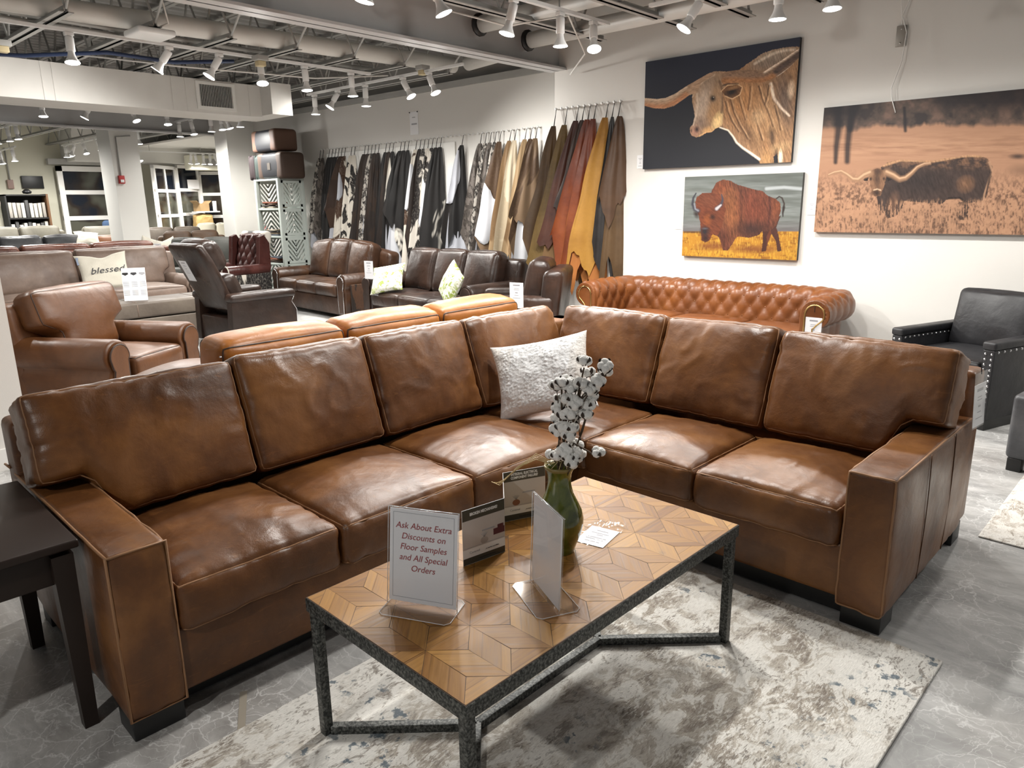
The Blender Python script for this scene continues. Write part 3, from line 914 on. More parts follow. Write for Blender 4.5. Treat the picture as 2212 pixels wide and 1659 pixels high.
# ---------------------------------------------------------------- general upholstered seating
def scroll(w, h, r, cx, n=18, z0=.06, neck=.02):
    """arm outline: body w wide, round roll radius r centred cx"""
    cz = h - r
    pts = [(0, z0), (0, cz - r * .3)]
    for i in range(n + 1):
        a = PI * 1.02 - (PI * 1.02 + .85) * i / n
        pts.append((cx + r * math.cos(a), cz + r * math.sin(a)))
    pts += [(w + neck * .3, cz - r * 1.15), (w, cz - r * 1.9), (w, z0)]
    return pts
def seating(name, label, cat, loc, rz, W, D, mat, seats=3, backs=None, seat_h=.46, arm_h=.62, arm_w=.2, roll=.11, back_h=.92, style='roll',
            tilt=13, crown=.03, group=None, piping=True, camel=0., nails=False, detail=1, skirt=.08, back_c=True, panel=None, flare=0., pmat=None, foot_h=.08, top=.035, wr=.006, back_t=.2, arm_front=0.0, footm=None):
    t = thing(name, label, cat, loc, rz, group)
    pm = pmat or MT['seam_dark']
    backs = seats if backs is None else backs
    x0, x1 = -W / 2, W / 2
    yf, yb = -D / 2, D / 2
    iw = W - 2 * arm_w
    k = 10 if detail else 5
    MB().bbox(x0 + arm_w * .6, x1 - arm_w * .6, yf + .03, yb - .05, foot_h, seat_h - .17, .015).build('base', mat, t)
    # outer back
    zb = back_h - .07
    def bk(u, v):
        return None
    a, b, c = W / 2 - .02, back_t / 2, (zb - foot_h) / 2
    def post(p):
        q = p.copy()
        tt = (q.z + c) / (2 * c)
        if camel: q.z += camel * (1 - (q.x / a) ** 2) * tt
        q.y += (tt - .5) * .10
        return q
    v, f, _ = cushion(a, b, c, .06, n=(k, 2, 6), post=post)
    MB().add(v, f, 0, True, T(0, yb - back_t / 2 - .05, foot_h + c)).build('back', mat, t)
    # arms
    for sd in (-1, 1):
        if style == 'roll':
            pr = scroll(arm_w * .8, arm_h, roll, arm_w * .42, z0=foot_h)
            pr = [(sd * (W / 2 - arm_w * .92 + px), pz) for px, pz in pr]
            o = MB().prism(pr, yf + .02, yb - .12, smooth=True, bev=.02).build('arm', mat, t)
            cx = sum(p[0] for p in pr) / len(pr)
            cz = sum(p[1] for p in pr) / len(pr)
            ccx = sd * (W / 2 - arm_w * .92 + arm_w * .42); ccz = arm_h - roll
            pan = []
            for px, pz in pr:
                if pz > ccz - roll * .5:
                    pan.append((ccx + (px - ccx) * .72, ccz + (pz - ccz) * .72))
                else:
                    pan.append((cx + (px - cx) * .66, pz + (.03 if pz < foot_h + .05 else 0)))
            ap = MB().prism(pan, yf - .0, yf + .03, smooth=False, bev=.006).build('arm_panel', panel or mat, o)
            MB().tube([(px, yf + .004, pz) for px, pz in pan], .006, 6, closed=True).build('panel_piping', MT['nail'] if nails else pm, o)
        else:
            xa, xb = sorted((sd * (W / 2 - arm_w), sd * W / 2))
            v, f, edge = cushion((xb - xa) / 2, (D - .1) / 2, (arm_h - foot_h) / 2, .03 if roll < .05 else roll * .6, n=(3, k, 5), top=.01)
            Mx = T((xa + xb) / 2, -.05, (arm_h + foot_h) / 2)
            o = MB().add(v, f, 0, True, Mx).build('arm', mat, t)
            if piping:
                MB().tube([Mx @ p for p in edge('front', m=10)], .004, 5, closed=True).build('piping', pm, o)
    # cushions
    sw = iw / seats
    yb_s = yb - back_t - .1
    for i in range(seats):
        M = T(-iw / 2 + sw * (i + .5), (yf + yb_s) / 2, seat_h - .085)
        cush(t, 'seat_cushion', mat, sw / 2 - .003, (yb_s - yf) / 2 + .01, .085, M, r=.04, pipe=('top',) if piping else None, pipe_mat=pm, n=(k, k, 3), top=top, front=.015, wr=wr, seed=loc[0] + i * 1.7)
    if back_c:
        bw = iw / backs
        for i in range(backs):
            hz = (back_h - seat_h + .04) / 2
            xc = -iw / 2 + bw * (i + .5)
            def post2(p, xc=xc, hz=hz, i=i):
                p = p.copy()
                if flare:
                    k = max(0., min(1., (p.z + hz - (arm_h - seat_h) - .02) / .09))
                    k = k * k * (3 - 2 * k)
                    if i == 0 and p.x < 0: p.x -= flare * k * (-p.x / (bw / 2))
                    if i == backs - 1 and p.x > 0: p.x += flare * k * (p.x / (bw / 2))
                if camel:
                    p.z += camel * (1 - ((xc + p.x) / (W / 2)) ** 2) * (p.z + hz) / (2 * hz)
                return p
            M = T(xc, yb - back_t - .10, seat_h - .03 + hz) @ RX(R(-tilt))
            cush(t, 'back_cushion', mat, bw / 2 - .003, .10, hz, M, r=.06, pipe=('front',) if piping else None, pipe_mat=pm, n=(k, 3, k), front=.045, top=.02, wr=wr * 1.3, seed=loc[1] + i * 2.3, post=post2)
    fm = footm or MT['wood_dark']
    for sx in (-1, 1):
        for sy in (-1, 1):
            xx, yy = sx * (W / 2 - .1), sy * (D / 2 - .12)
            MB().bbox(xx - .035, xx + .035, yy - .035, yy + .035, 0, foot_h + .01, .008, n=2).build('foot', fm, t)
    return t
def price_tag(loc, rz, label, w=.11, h=.2, tiltx=0., face='-y', lines=True):
    """white paper price tag in a clear sleeve hung from a cord; loc is the middle of its top edge"""
    t = thing('price_tag', label, 'tag', loc, rz)
    M = RX(tiltx)
    MB().box(-w / 2, w / 2, -.0006, .0006, -h, -.02, M=M).build('card', MT['paper'], t)
    MB().box(-w / 2 - .006, w / 2 + .006, -.0022, -.0016, -h - .006, .03, M=M).build('sleeve', MT['acrylic'], t)
    if lines:
        m = MB()
        for i, (zz, ww, hh) in enumerate(((-.045, .5, .012), (-.075, .35, .004), (-.088, .4, .004), (-.115, .2, .008), (-.14, .3, .004), (-.165, .55, .004))):
            if -zz < h - .02:
                m.box(-w * ww / 2, w * ww / 2, -.0012, -.0007, zz - hh / 2, zz + hh / 2, M=M)
        m.build('printed_lines', MT['ink_grey'], t)
    MB().tube([M @ Vector(p) for p in ((0, -.001, .02), (0, 0, .06), (.01, .004, .09))], .002, 5).build('hanging_cord', MT['cord'], t)
    return t
def pillow(name, label, loc, rot, w, h, th, mat, group=None, seed=1., fur=0., cat='pillow', chop=.0, parts=None):
    """square throw pillow: flat corners, full middle; local face is -y, z up; loc is its bottom edge middle"""
    t = thing(name, label, cat, loc, rot[2], group)
    M = RX(rot[0]) @ RY(rot[1]) @ T(0, 0, h / 2)
    m = MB()
    N = 26
    def side(sg):
        def fn(u, v):
            x, z = 2 * u - 1, 2 * v - 1
            bow = .10
            X = x * (1 - bow * (1 - z * z) * abs(x) ** 3) * w / 2
            Z = z * (1 - bow * (1 - x * x) * abs(z) ** 3) * h / 2
            e = max(0, (1 - x * x)) * max(0, (1 - z * z))
            y = sg * th / 2 * e ** .42
            q = Vector((x * 2.3 + seed, z * 2.3, sg + seed))
            y += sg * noise.noise(q) * .012 * min(1, e * 3)
            if chop and z > 0: Z -= chop * math.exp(-(x / .35) ** 2) * z * z
            if fur:
                y += sg * fur * abs(noise.noise(Vector((x * 40, z * 24, sg * 3 + seed)))) * min(1, e * 4 + .25)
            return M @ Vector((X, y, Z))
        return fn
    n = 90 if fur else N
    m.grid(side(-1), n, n)
    m.grid(side(1), n, n)
    m.build('cover', mat, t)
    return t

# ---------------------------------------------------------------- placed seating
def hide_mat(name, cols, scale=3.2, thr=.5, speck=0., rough=.55, sheen=.15):
    """hair-on hide: patches of two coats, belly paler; every object gets its own patches"""
    s = NT(name)
    co = s.coords('Object', (1, 1, .55), rand=37.)
    n1 = s.noise(co, scale, 4, .55, .7)
    a, b = cols
    col = s.ramp(n1, [(thr - .012, a), (thr + .012, b)])
    if speck:
        sp = s.noise(co, 55., 3, .6)
        g = s.noise(co, 4., 3)
        col = s.mix(s.math('MULTIPLY', s.ramp(sp, [(.50, 0.), (.58, 1.)]), s.ramp(g, [(.4, speck), (.65, speck * .4)])), col, b)
    hair = s.noise(s.coords('Object', (90, 90, 9), rand=3.), 3., 3)
    col = s.mix(.35, col, s.mix(hair, sc(a, .55), b), 'SOFT_LIGHT')
    return s.fin(col, rough, 0., s.bump(hair, .25, .004), .3, sheen=sheen)
MT['cow_bw'] = hide_mat('black_white_hide', ((.012, .010, .010), (.62, .58, .52)), 2.6, .5, .25)
ROT = lambda d: R(d)

# tan sofa standing back to back with the sectional
cam_s = thing('leather_sofa', 'bright camel leather sofa back to back behind the brown sectional', 'sofa', (-3.72, 2.58, 0), R(-90))
m = MB().bbox(-1.3, 1.3, -.42, .42, .08, .30, .03).bbox(-1.3, 1.3, .30, .48, .08, .74, .05)
m.build('frame', MT['camel'], cam_s)
for sd in (-1, 1):
    v, f, e = cushion(.11, .45, .26, .07, n=(2, 8, 4), top=.01)
    MB().add(v, f, 0, True, T(sd * 1.2, 0, .34)).build('arm', MT['camel'], cam_s)
for i in range(3):
    M = T(-.70 + .70 * i, -.12, .39)
    cush(cam_s, 'seat_cushion', MT['camel'], .347, .30, .09, M, r=.05, n=(8, 8, 3), top=.03)
    M = T(-.70 + .70 * i, .345, .66) @ RX(R(-6))
    cush(cam_s, 'back_cushion', MT['camel'], .348, .125, .225, M, r=.05, pipe=('front', 'back'), pipe_mat=MT['seam_dark'], pr=.005, n=(14, 5, 8), top=.03, front=.03, back=.02, wr=.012, seed=3.3 + i)
for sx in (-1.2, 1.2):
    for sy in (-.35, .4):
        MB().bbox(sx - .03, sx + .03, sy - .03, sy + .03, 0, .09, .006).build('foot', MT['wood_dark'], cam_s)

seating('armchair', 'brown leather armchair with rolled arms at left behind the sectional', 'armchair', (-5.99, 1.93, 0), R(120), 1.04, .95, MT['cognac'], 1,
        seat_h=.47, arm_h=.62, arm_w=.25, roll=.125, back_h=.93, tilt=16, back_t=.16, top=.03, flare=.15)
o = thing('ottoman', 'brown leather ottoman in front of the left armchair', 'ottoman', (-4.72, 1.98, 0), R(120))
cush(o, 'cushion', MT['cognac'], .33, .24, .10, T(0, 0, .37), r=.06, pipe=('bottom',), pipe_mat=MT['seam_dark'], n=(8, 8, 3), top=.05)
MB().bbox(-.31, .31, -.22, .22, .09, .29, .03).build('base', MT['cognac'], o)
for sx in (-.26, .26):
    for sy in (-.17, .17):
        MB().lathe([(.02, 0), (.03, .1)], 10, M=T(sx, sy, 0)).build('foot', MT['wood_dark'], o)

# taupe sofa with matching ottoman
seating('leather_sofa', 'pinkish taupe leather sofa with two big back cushions and a pillow', 'sofa', (-10.62, 3.30, 0), R(90), 2.75, 1.1, MT['taupe'], 2,
        seat_h=.47, arm_h=.60, arm_w=.27, roll=.14, back_h=.97, tilt=16, wr=.012, top=.05, flare=.1)
o = thing('ottoman', 'long stone brown leather storage ottoman before the taupe sofa', 'ottoman', (-9.02, 3.58, 0), R(90))
MB().bbox(-.62, .62, -.28, .28, .05, .27, .015).build('base', MT['taupe_dark'], o)
q = MB().bbox(-.63, .63, -.29, .29, .28, .46, .03).build('lid', MT['taupe_dark'], o)
m = MB()
for xx in (-.36, .36):
    m.tube([(xx, -.292, .29), (xx, -.291, .43), (xx, -.26, .461), (xx, .26, .461)], .004, 5)
m.build('stitching', MT['taupe'], q)
for sx in (-.5, .5):
    for sy in (-.2, .2):
        MB().bbox(sx - .03, sx + .03, sy - .03, sy + .03, 0, .06, .006).build('foot', MT['wood_dark'], o)

# three dark pieces along the hides
b1 = seating('leather_sofa', 'distressed dark brown camelback sofa with cowhide arm fronts under the spotted hides', 'sofa', (-9.13, 6.16, 0), R(-4), 2.12, .95, MT['umber'], 3,
        seat_h=.47, arm_h=.615, arm_w=.24, roll=.115, back_h=.93, tilt=14, camel=.08, nails=True, panel=MT['umber'], top=.02, foot_h=.06)
v, f, _ = cushion(.01, .36, .2, .008, n=(1, 6, 4))
MB().add(v, f, 0, True, T(1.055, -.02, .28)).build('cowhide_side', hide_mat('brindle_hide', ((.09, .04, .018), (.02, .012, .008)), 6., .52, .3), b1)
seating('leather_sofa', 'smooth espresso leather sofa with three back cushions and two leafy pillows', 'sofa', (-6.53, 5.93, 0), R(-3), 2.12, .95, MT['espresso'], 3,
        seat_h=.45, arm_h=.65, arm_w=.23, roll=.11, back_h=.95, tilt=15, top=.03, wr=.010)
seating('armchair', 'espresso leather armchair seen from the side with a white price tag', 'armchair', (-4.86, 5.5, 0), R(-60), .84, .95, MT['espresso'], 1,
        seat_h=.46, arm_h=.625, arm_w=.17, roll=.075, back_h=.95, tilt=10, style='track', top=.03)

# ---- tufted surfaces
def tuft_h(t, s_, dx, dr, amp):
    p, q = t / dx, s_ / (2 * dr)
    a, b = p + q, p - q
    h = (abs(math.sin(PI * a)) * abs(math.sin(PI * b))) ** .38
    return amp * h
# chesterfield
ch = thing('chesterfield_sofa', 'chestnut brown button-tufted chesterfield sofa against the painting wall', 'sofa', (-3.06, 6.03, 0), R(-1))
W2, YF, YB = .98, -.41, .20
def upath(t):
    """inner face point and outward direction along arm - back - arm; t in metres"""
    rc = .14
    L1 = (YB - rc) - YF
    La = rc * PI / 2
    L2 = 2 * (W2 - rc)
    if t < L1: return Vector((-W2, YF + t, 0)), Vector((-1, 0, 0))
    t -= L1
    if t < La:
        a = t / rc
        d = Vector((-math.cos(a), math.sin(a), 0))
        return Vector((-W2 + rc, YB - rc, 0)) + d * rc, d
    t -= La
    if t < L2: return Vector((-W2 + rc + t, YB, 0)), Vector((0, 1, 0))
    t -= L2
    if t < La:
        a = t / rc
        d = Vector((math.sin(a), math.cos(a), 0))
        return Vector((W2 - rc, YB - rc, 0)) + d * rc, d
    t -= La
    return Vector((W2, YB - rc - t, 0)), Vector((1, 0, 0))
ULEN = 2 * (YB - .14 - YF) + .14 * PI + 2 * (W2 - .14)
cpr = [(0, .36), (0, .46), (.004, .54), (.012, .60)]
for i in range(15):
    a = PI * 1.02 - i / 14 * PI * 1.55
    cpr.append((.115 + .105 * math.cos(a), .645 + .105 * math.sin(a)))
cpr += [(.125, .52), (.12, .40), (.12, .08)]
acc = [0]
for i in range(1, len(cpr)):
    acc.append(acc[-1] + math.dist(cpr[i], cpr[i - 1]))
def prof_at(s_):
    for i in range(1, len(cpr)):
        if acc[i] >= s_ or i == len(cpr) - 1:
            k = min(1, max(0, (s_ - acc[i - 1]) / (acc[i] - acc[i - 1])))
            p = Vector(cpr[i - 1]).lerp(Vector(cpr[i]), k)
            tg = Vector(cpr[i]) - Vector(cpr[i - 1])
            return p, Vector((-tg.y, tg.x)).normalized()
STOT = acc[-1]
DX, DR = ULEN / 22, .093
def csurf(t, s_, extra=0.):
    P, d = upath(max(0, min(ULEN, t)))
    p, nn = prof_at(s_)
    fade = max(0, min(1, (.60 - s_) / .10))
    edge_ = min(1, t / .03, (ULEN - t) / .03)
    h = tuft_h(t, s_ - .03, DX, DR, .030) * fade * max(0, edge_) + extra
    if fade < 1:
        h += (1 - fade) * .006 * abs(math.sin(PI * t / DX)) * max(0, min(1, (1.05 - s_) / .3))
    q = p + nn * h
    return P + d * q.x + Vector((0, 0, q.y))
MB().grid(lambda u, v: csurf(u * ULEN, v ** .8 * STOT), 264, 60).build('tufted_back', MT['chest'], ch)
bmesh_btn = MB().lathe([(.0, .006), (.006, .005), (.009, 0), (.008, -.003)], 8, cap=False)
btn0 = None
for j in range(1, 6):
    off = .5 if j % 2 else 0.
    for i in range(24):
        t_ = (i + off) * DX
        if t_ < .05 or t_ > ULEN - .05: continue
        s_ = .03 + j * DR
        if s_ > .52: continue
        P = csurf(t_, s_, .004)
        Q = csurf(t_, s_, .02)
        if btn0 is None:
            b_ = btn0 = bmesh_btn.build('button', MT['chest'], ch)
        else:
            b_ = btn0.copy(); COL.objects.link(b_)
        b_.location = P
        b_.rotation_euler = (Q - P).to_track_quat('Z', 'Y').to_euler()
for sd in (-1, 1):
    pts = [(sd * (W2 - .0 + 0), .09), (sd * W2, .60)]
    for i in range(17):
        a = PI - i / 16 * PI * 1.45
        pts.append((sd * (W2 + .115 + .112 * math.cos(a)), .645 + .112 * math.sin(a)))
    pts += [(sd * (W2 + .14), .5), (sd * (W2 + .125), .09)]
    o = MB().prism(pts, YF - .03, YF + .03, bev=.008).build('arm_front', MT['chest'], ch)
    inner = [(sd * (W2 + .115) + (x - sd * (W2 + .115)) * .66, .645 + (z - .645) * .66 if z > .58 else z) for x, z in pts]
    inner = [(sd * (W2 + .062) + (x - sd * (W2 + .062)) * (.66 if z < .58 else 1), z) for x, z in inner]
    MB().tube([(x, YF - .032, z) for x, z in inner], .006, 6, closed=True).build('nail_trim', MT['brass'], o)
    m = MB()
    for i in range(12):
        a = PI * .95 - i / 11 * PI * 1.2
        c_, s2 = math.cos(a), math.sin(a)
        m.tube([(sd * (W2 + .115 + .078 * c_), YF - .031, .645 + .078 * s2), (sd * (W2 + .115 + .112 * c_), YF - .02, .645 + .112 * s2)], .004, 5)
    m.build('pleats', MT['chest'], o)
MB().bbox(-W2, W2, YF + .0, YB, .08, .30, .02).build('base', MT['chest'], ch)
for i in range(3):
    cush(ch, 'seat_cushion', MT['chest'], .322, .29, .075, T(-.652 + .652 * i, -.11, .385), r=.04, n=(8, 8, 3), top=.03, pipe=('top',), pipe_mat=MT['seam_dark'])
for sx in (-1, 1):
    for sy in (-.33, .25):
        MB().lathe([(.025, 0), (.04, .03), (.035, .09)], 10, M=T(sx * 1.02, sy, 0)).build('foot', MT['wood_dark'], ch)
price_tag((-1.975, 5.57, .645), R(-2), 'white price tag hanging on the right arm of the chestnut chesterfield', .125, .20)

# tufted wing chair with cowhide sides
wc = thing('wing_chair', 'dark oxblood tufted recliner chair with black and white cowhide sides', 'armchair', (-11.02, 5.62, 0), R(8))
MB().bbox(-.34, .34, -.42, .35, .1, .30, .02).build('base', MT['oxblood'], wc)
cush(wc, 'seat_cushion', MT['oxblood'], .30, .36, .08, T(0, -.12, .40), r=.05, n=(8, 8, 3), top=.05, wr=.01)
def wcb(u, v):
    x = (u - .5) * .62
    z = .46 + v * .68
    h = tuft_h(x + .31, v * .70, .155, .13, .05) * min(1, u / .08, (1 - u) / .08, v / .05 + .2)
    y = .22 + .16 * v - h - .05 * max(0, 1 - (2 * u - 1) ** 2)
    if v > .9: y += (v - .9) * 1.2; z -= (v - .9) * .25
    return (x, y, z)
MB().grid(wcb, 56, 50).build('tufted_back', MT['oxblood'], wc)
v, f, _ = cushion(.33, .07, .36, .06, n=(6, 2, 6))
MB().add(v, f, 0, True, T(0, .37, .78) @ RX(R(-13))).build('back_shell', MT['cow_bw'], wc)
for sd in (-1, 1):
    pr = [(-.10, .46), (.1, .46), (.16, .56), (.17, .95), (.08, 1.08), (-.02, 1.05), (-.05, .8)]
    M = T(sd * .35, .22, 0) @ RZ(PI / 2) @ T(0, -.035, 0)
    MB().prism(pr, 0, .07, M=M, bev=.015).build('wing', MT['oxblood'], wc)
    p2 = [(sd * (.31 + px), pz) for px, pz in scroll(.14, .64, .085, .075, z0=.1)]
    o = MB().prism(p2, -.46, .30, smooth=True, bev=.02).build('arm', MT['oxblood'], wc)
    MB().tube([(x, -.462, z) for x, z in p2], .010, 6).build('pale_piping', plain('pale_piping', (.62, .58, .5), .7), o)
    xa, xb = sorted((sd * .452, sd * .47))
    MB().bbox(xa, xb, -.42, .30, .12, .50, .008).build('cowhide_panel', MT['cow_bw'], wc)
    for sy in (-.38, .3):
        MB().bbox(sd * .3 - .03, sd * .3 + .03, sy - .03, sy + .03, 0, .12, .006).build('foot', MT['wood_dark'], wc)

# dark recliner seen from behind
rc = thing('recliner', 'dark brown leather recliner seen from behind with a white tag', 'recliner', (-7.80, 4.02, 0), R(182))
MB().bbox(-.30, .30, -.40, .36, .06, .34, .02).build('base', MT['espresso'], rc)
cush(rc, 'seat_cushion', MT['espresso'], .28, .34, .09, T(0, -.12, .41), r=.05, n=(8, 8, 3), top=.05)
for sx in (-.25, .25):
    for sy in (-.33, .3):
        MB().lathe([(.02, 0), (.03, .07)], 10, M=T(sx, sy, 0)).build('foot', MT['wood_dark'], rc)
cush(rc, 'footrest', MT['espresso'], .28, .05, .14, T(0, -.47, .27), r=.04, n=(6, 2, 4))
for sd in (-1, 1):
    pr = [(-.40, .06), (-.42, .36), (-.36, .46), (-.40, .53), (.36, .53), (.38, .06)]
    M = T(sd * .355, 0, 0) @ RZ(PI / 2) @ T(0, -.055, 0)
    o = MB().prism(pr, 0, .11, M=M, bev=.012).build('arm', MT['espresso'], rc)
    v, f, e = cushion(.085, .40, .045, .04, n=(3, 8, 2), top=.012)
    MB().add(v, f, 0, True, T(sd * .355, -.02, .555)).build('arm_pad', MT['espresso'], o)
    MB().tube([(sd * .41, -.41, .08), (sd * .412, -.425, .36), (sd * .412, -.365, .46), (sd * .412, -.40, .52)], .006, 6).build('nail_trim', MT['nail'], o)
def rpost(p):
    q = p.copy()
    q.x *= 1 + .12 * max(0, 1 - ((q.z - .12) / .3) ** 2)
    q.y += .10 * max(0, q.z - .1) ** 1.5
    return q
MB().add(*cushion(.31, .05, .40, .045, n=(8, 2, 8), back=.02, post=rpost)[:2], 0, True, T(0, .43, .78) @ RX(R(-24))).build('back', MT['espresso'], rc)
cush(rc, 'head_cushion', MT['espresso'], .29, .09, .17, T(0, .42, 1.0) @ RX(R(-24)), r=.07, n=(8, 3, 6), front=.07, top=.03, pipe=('back',), pipe_mat=MT['seam_dark'])
cush(rc, 'lumbar_cushion', MT['espresso'], .28, .09, .17, T(0, .25, .64) @ RX(R(-20)), r=.07, n=(8, 3, 6), front=.06)
M = Matrix.Translation((-7.80, 4.02, 0)) @ RZ(R(182)) @ T(.03, .64, .98)
tg = M.translation
price_tag((tg.x, tg.y, tg.z), R(182 + 180), 'white price tag on the back of the dark recliner', .16, .26, tiltx=R(24))

# black nailhead chair at right
bk = thing('club_chair', 'black leather club chair with steel nailheads at the right wall', 'armchair', (-.97, 5.93, 0), R(-20.5))
nailm = MB().lathe([(0, .006), (.005, .005), (.0085, 0)], 8, cap=False)
nail0 = None
def nail(parent, p, d):
    global nail0
    if nail0 is None:
        n_ = nail0 = nailm.build('nailhead', MT['nail'], parent)
    else:
        n_ = nail0.copy(); COL.objects.link(n_); n_.parent = parent
    n_.location = p
    n_.rotation_euler = Vector(d).to_track_quat('Z', 'Y').to_euler()
MB().bbox(-.29, .29, -.36, .36, .07, .30, .012).build('base', MT['blackl'], bk)
MB().bbox(-.33, .33, .28, .40, .07, .66, .03).build('back', MT['blackl'], bk)
cush(bk, 'seat_cushion', MT['blackl'], .275, .34, .075, T(0, -.06, .37), r=.03, n=(8, 8, 3), top=.02, pipe=('top',))
cush(bk, 'back_cushion', MT['blackl'], .275, .10, .215, T(0, .24, .62) @ RX(R(-12)), r=.04, n=(10, 3, 8), front=.04, top=.015, wr=.006)
for sd in (-1, 1):
    xa, xb = sorted((sd * .285, sd * .36))
    o = MB().bbox(xa, xb, -.40, .40, .07, .535, .006).build('arm', MT['blackl'], bk)
    MB().bbox(xa - .008, xb + .008, -.41, .40, .535, .59, .018).build('arm_pad', MT['blackl'], o)
    for i in range(13):
        for q in (-.02, .02):
            nail(o, ((xa + xb) / 2 + q, -.401, .09 + i * .035), (0, -1, 0))
    for i in range(12):
        nail(o, (sd * .361, -.36 + i * .065, .522), (sd, 0, 0))
        if sd < 0: nail(o, (xb + .001, -.36 + i * .05, .522), (1, 0, 0))
    MB().bbox(xa + .005, xb - .005, -.395, .39, 0.0, .07, .004).build('foot', MT['foot'], bk)
o = thing('ottoman', 'dark grey leather ottoman cut by the right picture edge', 'ottoman', (-.22, 4.93, 0), R(-8))
MB().bbox(-.30, .30, -.28, .28, .07, .44, .03).build('body', MT['charcoal'], o)
for sx in (-.25, .25):
    for sy in (-.24, .24):
        MB().bbox(sx - .035, sx + .035, sy - .03, sy + .03, 0, .075, .004).build('foot', MT['foot'], o)

# ---------------------------------------------------------------- far showroom seating
seating('leather_sofa', 'glossy red brown sofa seen from behind past the taupe sofa', 'sofa', (-12.62, 3.55, 0), R(-90), 3.2, .9, MT['redbrown'], 3, back_h=.99, detail=0, wr=.012, tilt=6)
seating('leather_sofa', 'charcoal leather reclining sofa with puffy cushions in the far left', 'sofa', (-15.2, 3.85, 0), R(90), 2.5, .95, MT['charcoal'], 3, back_h=1.04, seat_h=.45, detail=0, wr=.03, top=.06)
seating('leather_sofa', 'olive grey sofa standing behind the charcoal reclining sofa', 'sofa', (-17.0, 4.3, 0), R(90), 1.75, .9, MT['olive'], 2, back_h=1.18, detail=0, arm_w=.15, roll=.08)
seating('loveseat', 'olive grey loveseat with a striped pillow near the glazed door', 'sofa', (-17.0, 5.85, 0), R(85), 1.05, .9, MT['olive'], 1, back_h=1.14, detail=0, arm_w=.12, roll=.07)
seating('leather_sofa', 'orange tan low-arm sofa left of the far column', 'sofa', (-15.9, 5.55, 0), R(90), .8, .7, MT['orange'], 1, back_h=.98, detail=0, style='track', arm_w=.1)
seating('leather_sofa', 'brown suede sofa with two white printed pillows right of the far column', 'sofa', (-14.0, 6.3, 0), R(62), 1.25, .85, MT['suede'], 2, back_h=1.06, detail=0, arm_w=.14, roll=.08, wr=.02)
seating('loveseat', 'dark slate loveseat with two white price tags beside the tufted chair', 'sofa', (-12.98, 6.0, 0), R(40), 1.35, .8, MT['darkgreen'], 2, back_h=.97, detail=0, arm_w=.1, style='track', roll=.03)
seating('leather_sofa', 'taupe suede sofa peeking out behind the brown suede sofa', 'sofa', (-15.75, 6.75, 0), R(70), 1.3, .8, MT['taupe_dark'], 2, back_h=1.10, detail=0, arm_w=.12, roll=.07)
seating('armchair', 'reddish brown square chair seen from behind beside the near column', 'armchair', (-15.0, 8.2, 0), R(-110), .8, .7, MT['redbrown'], 1, back_h=1.02, detail=0, arm_w=.08, style='track', roll=.02, back_c=False)
seating('tufted_sofa', 'cream tufted sofa before the bay windows', 'sofa', (-17.2, 8.6, 0), R(60), 1.6, .85, MT['creamfab'], 2, backs=3, back_h=1.12, detail=0, arm_w=.16, roll=.1, wr=.03)
seating('tufted_sofa', 'cream sofa at the far left edge under the picture', 'sofa', (-18.9, 3.9, 0), R(90), 1.3, .8, MT['creamfab'], 2, back_h=1.16, detail=0, arm_w=.16, roll=.1, wr=.03)
seating('recliner', 'dark navy leather recliner top between brown sofa and slate loveseat', 'recliner', (-14.3, 7.8, 0), R(60), .95, .8, MT['charcoal'], 1, back_h=1.06, detail=0, arm_w=.15, roll=.08, wr=.04)

# ---------------------------------------------------------------- hides hanging on the walls
HM = {}
HM['salt'] = hide_mat('salt_pepper_hide', ((.030, .026, .024), (.46, .43, .39)), 20., .52, .8)
HM['black'] = hide_mat('black_hide', ((.010, .009, .009), (.016, .013, .012)), 3., .5)
HM['blackw'] = hide_mat('black_hide_white_belly', ((.010, .009, .009), (.66, .63, .57)), 1.5, .60, .0)
HM['bw'] = hide_mat('spotted_hide', ((.012, .010, .010), (.66, .62, .55)), 7.5, .47, .1)
HM['bw2'] = hide_mat('patched_hide', ((.014, .011, .010), (.64, .60, .54)), 3.6, .49, .2)
HM['brown'] = hide_mat('brown_hide', ((.040, .019, .010), (.060, .030, .016)), 3., .5)
HM['dkbrown'] = hide_mat('dark_brown_hide', ((.018, .011, .008), (.032, .018, .011)), 3., .5)
HM['brownw'] = hide_mat('brown_white_hide', ((.058, .026, .012), (.64, .60, .53)), 3.2, .50, .15)
HM['greybr'] = hide_mat('grey_brindle_hide', ((.055, .045, .038), (.15, .13, .115)), 16., .5, .5)
HM['tanbr'] = hide_mat('brown_tan_hide', ((.085, .048, .024), (.20, .135, .08)), 1.6, .56, .2)
HM['tan'] = hide_mat('tan_hide', ((.22, .14, .07), (.36, .26, .15)), 1.8, .5, .1)
HM['palo'] = hide_mat('cream_hide', ((.42, .35, .25), (.55, .48, .37)), 2.2, .5, .1)
HM['suede'] = plain('hide_underside', (.40, .41, .45), .9, var=.12)
HM['suede_w'] = plain('hide_underside_white', (.56, .57, .60), .9, var=.08)
HM['L_olive'] = leather('hide_olive', (.060, .036, .012), (.12, .075, .024), (.21, .135, .045), .5, .2, .1, 1.4)
HM['L_umber'] = leather('hide_umber', (.040, .022, .010), (.075, .042, .018), (.12, .07, .03), .5, .2, .1, 1.4)
HM['L_wine'] = leather('hide_wine', (.028, .010, .008), (.055, .020, .015), (.10, .038, .024), .45, .2, .1, 1.4)
HM['L_dark'] = leather('hide_dark', (.016, .010, .009), (.030, .019, .016), (.05, .032, .025), .45, .2, .1, 1.4)
HM['L_red'] = leather('hide_red', (.075, .013, .007), (.17, .036, .012), (.30, .075, .02), .42, .2, .1, 1.4)
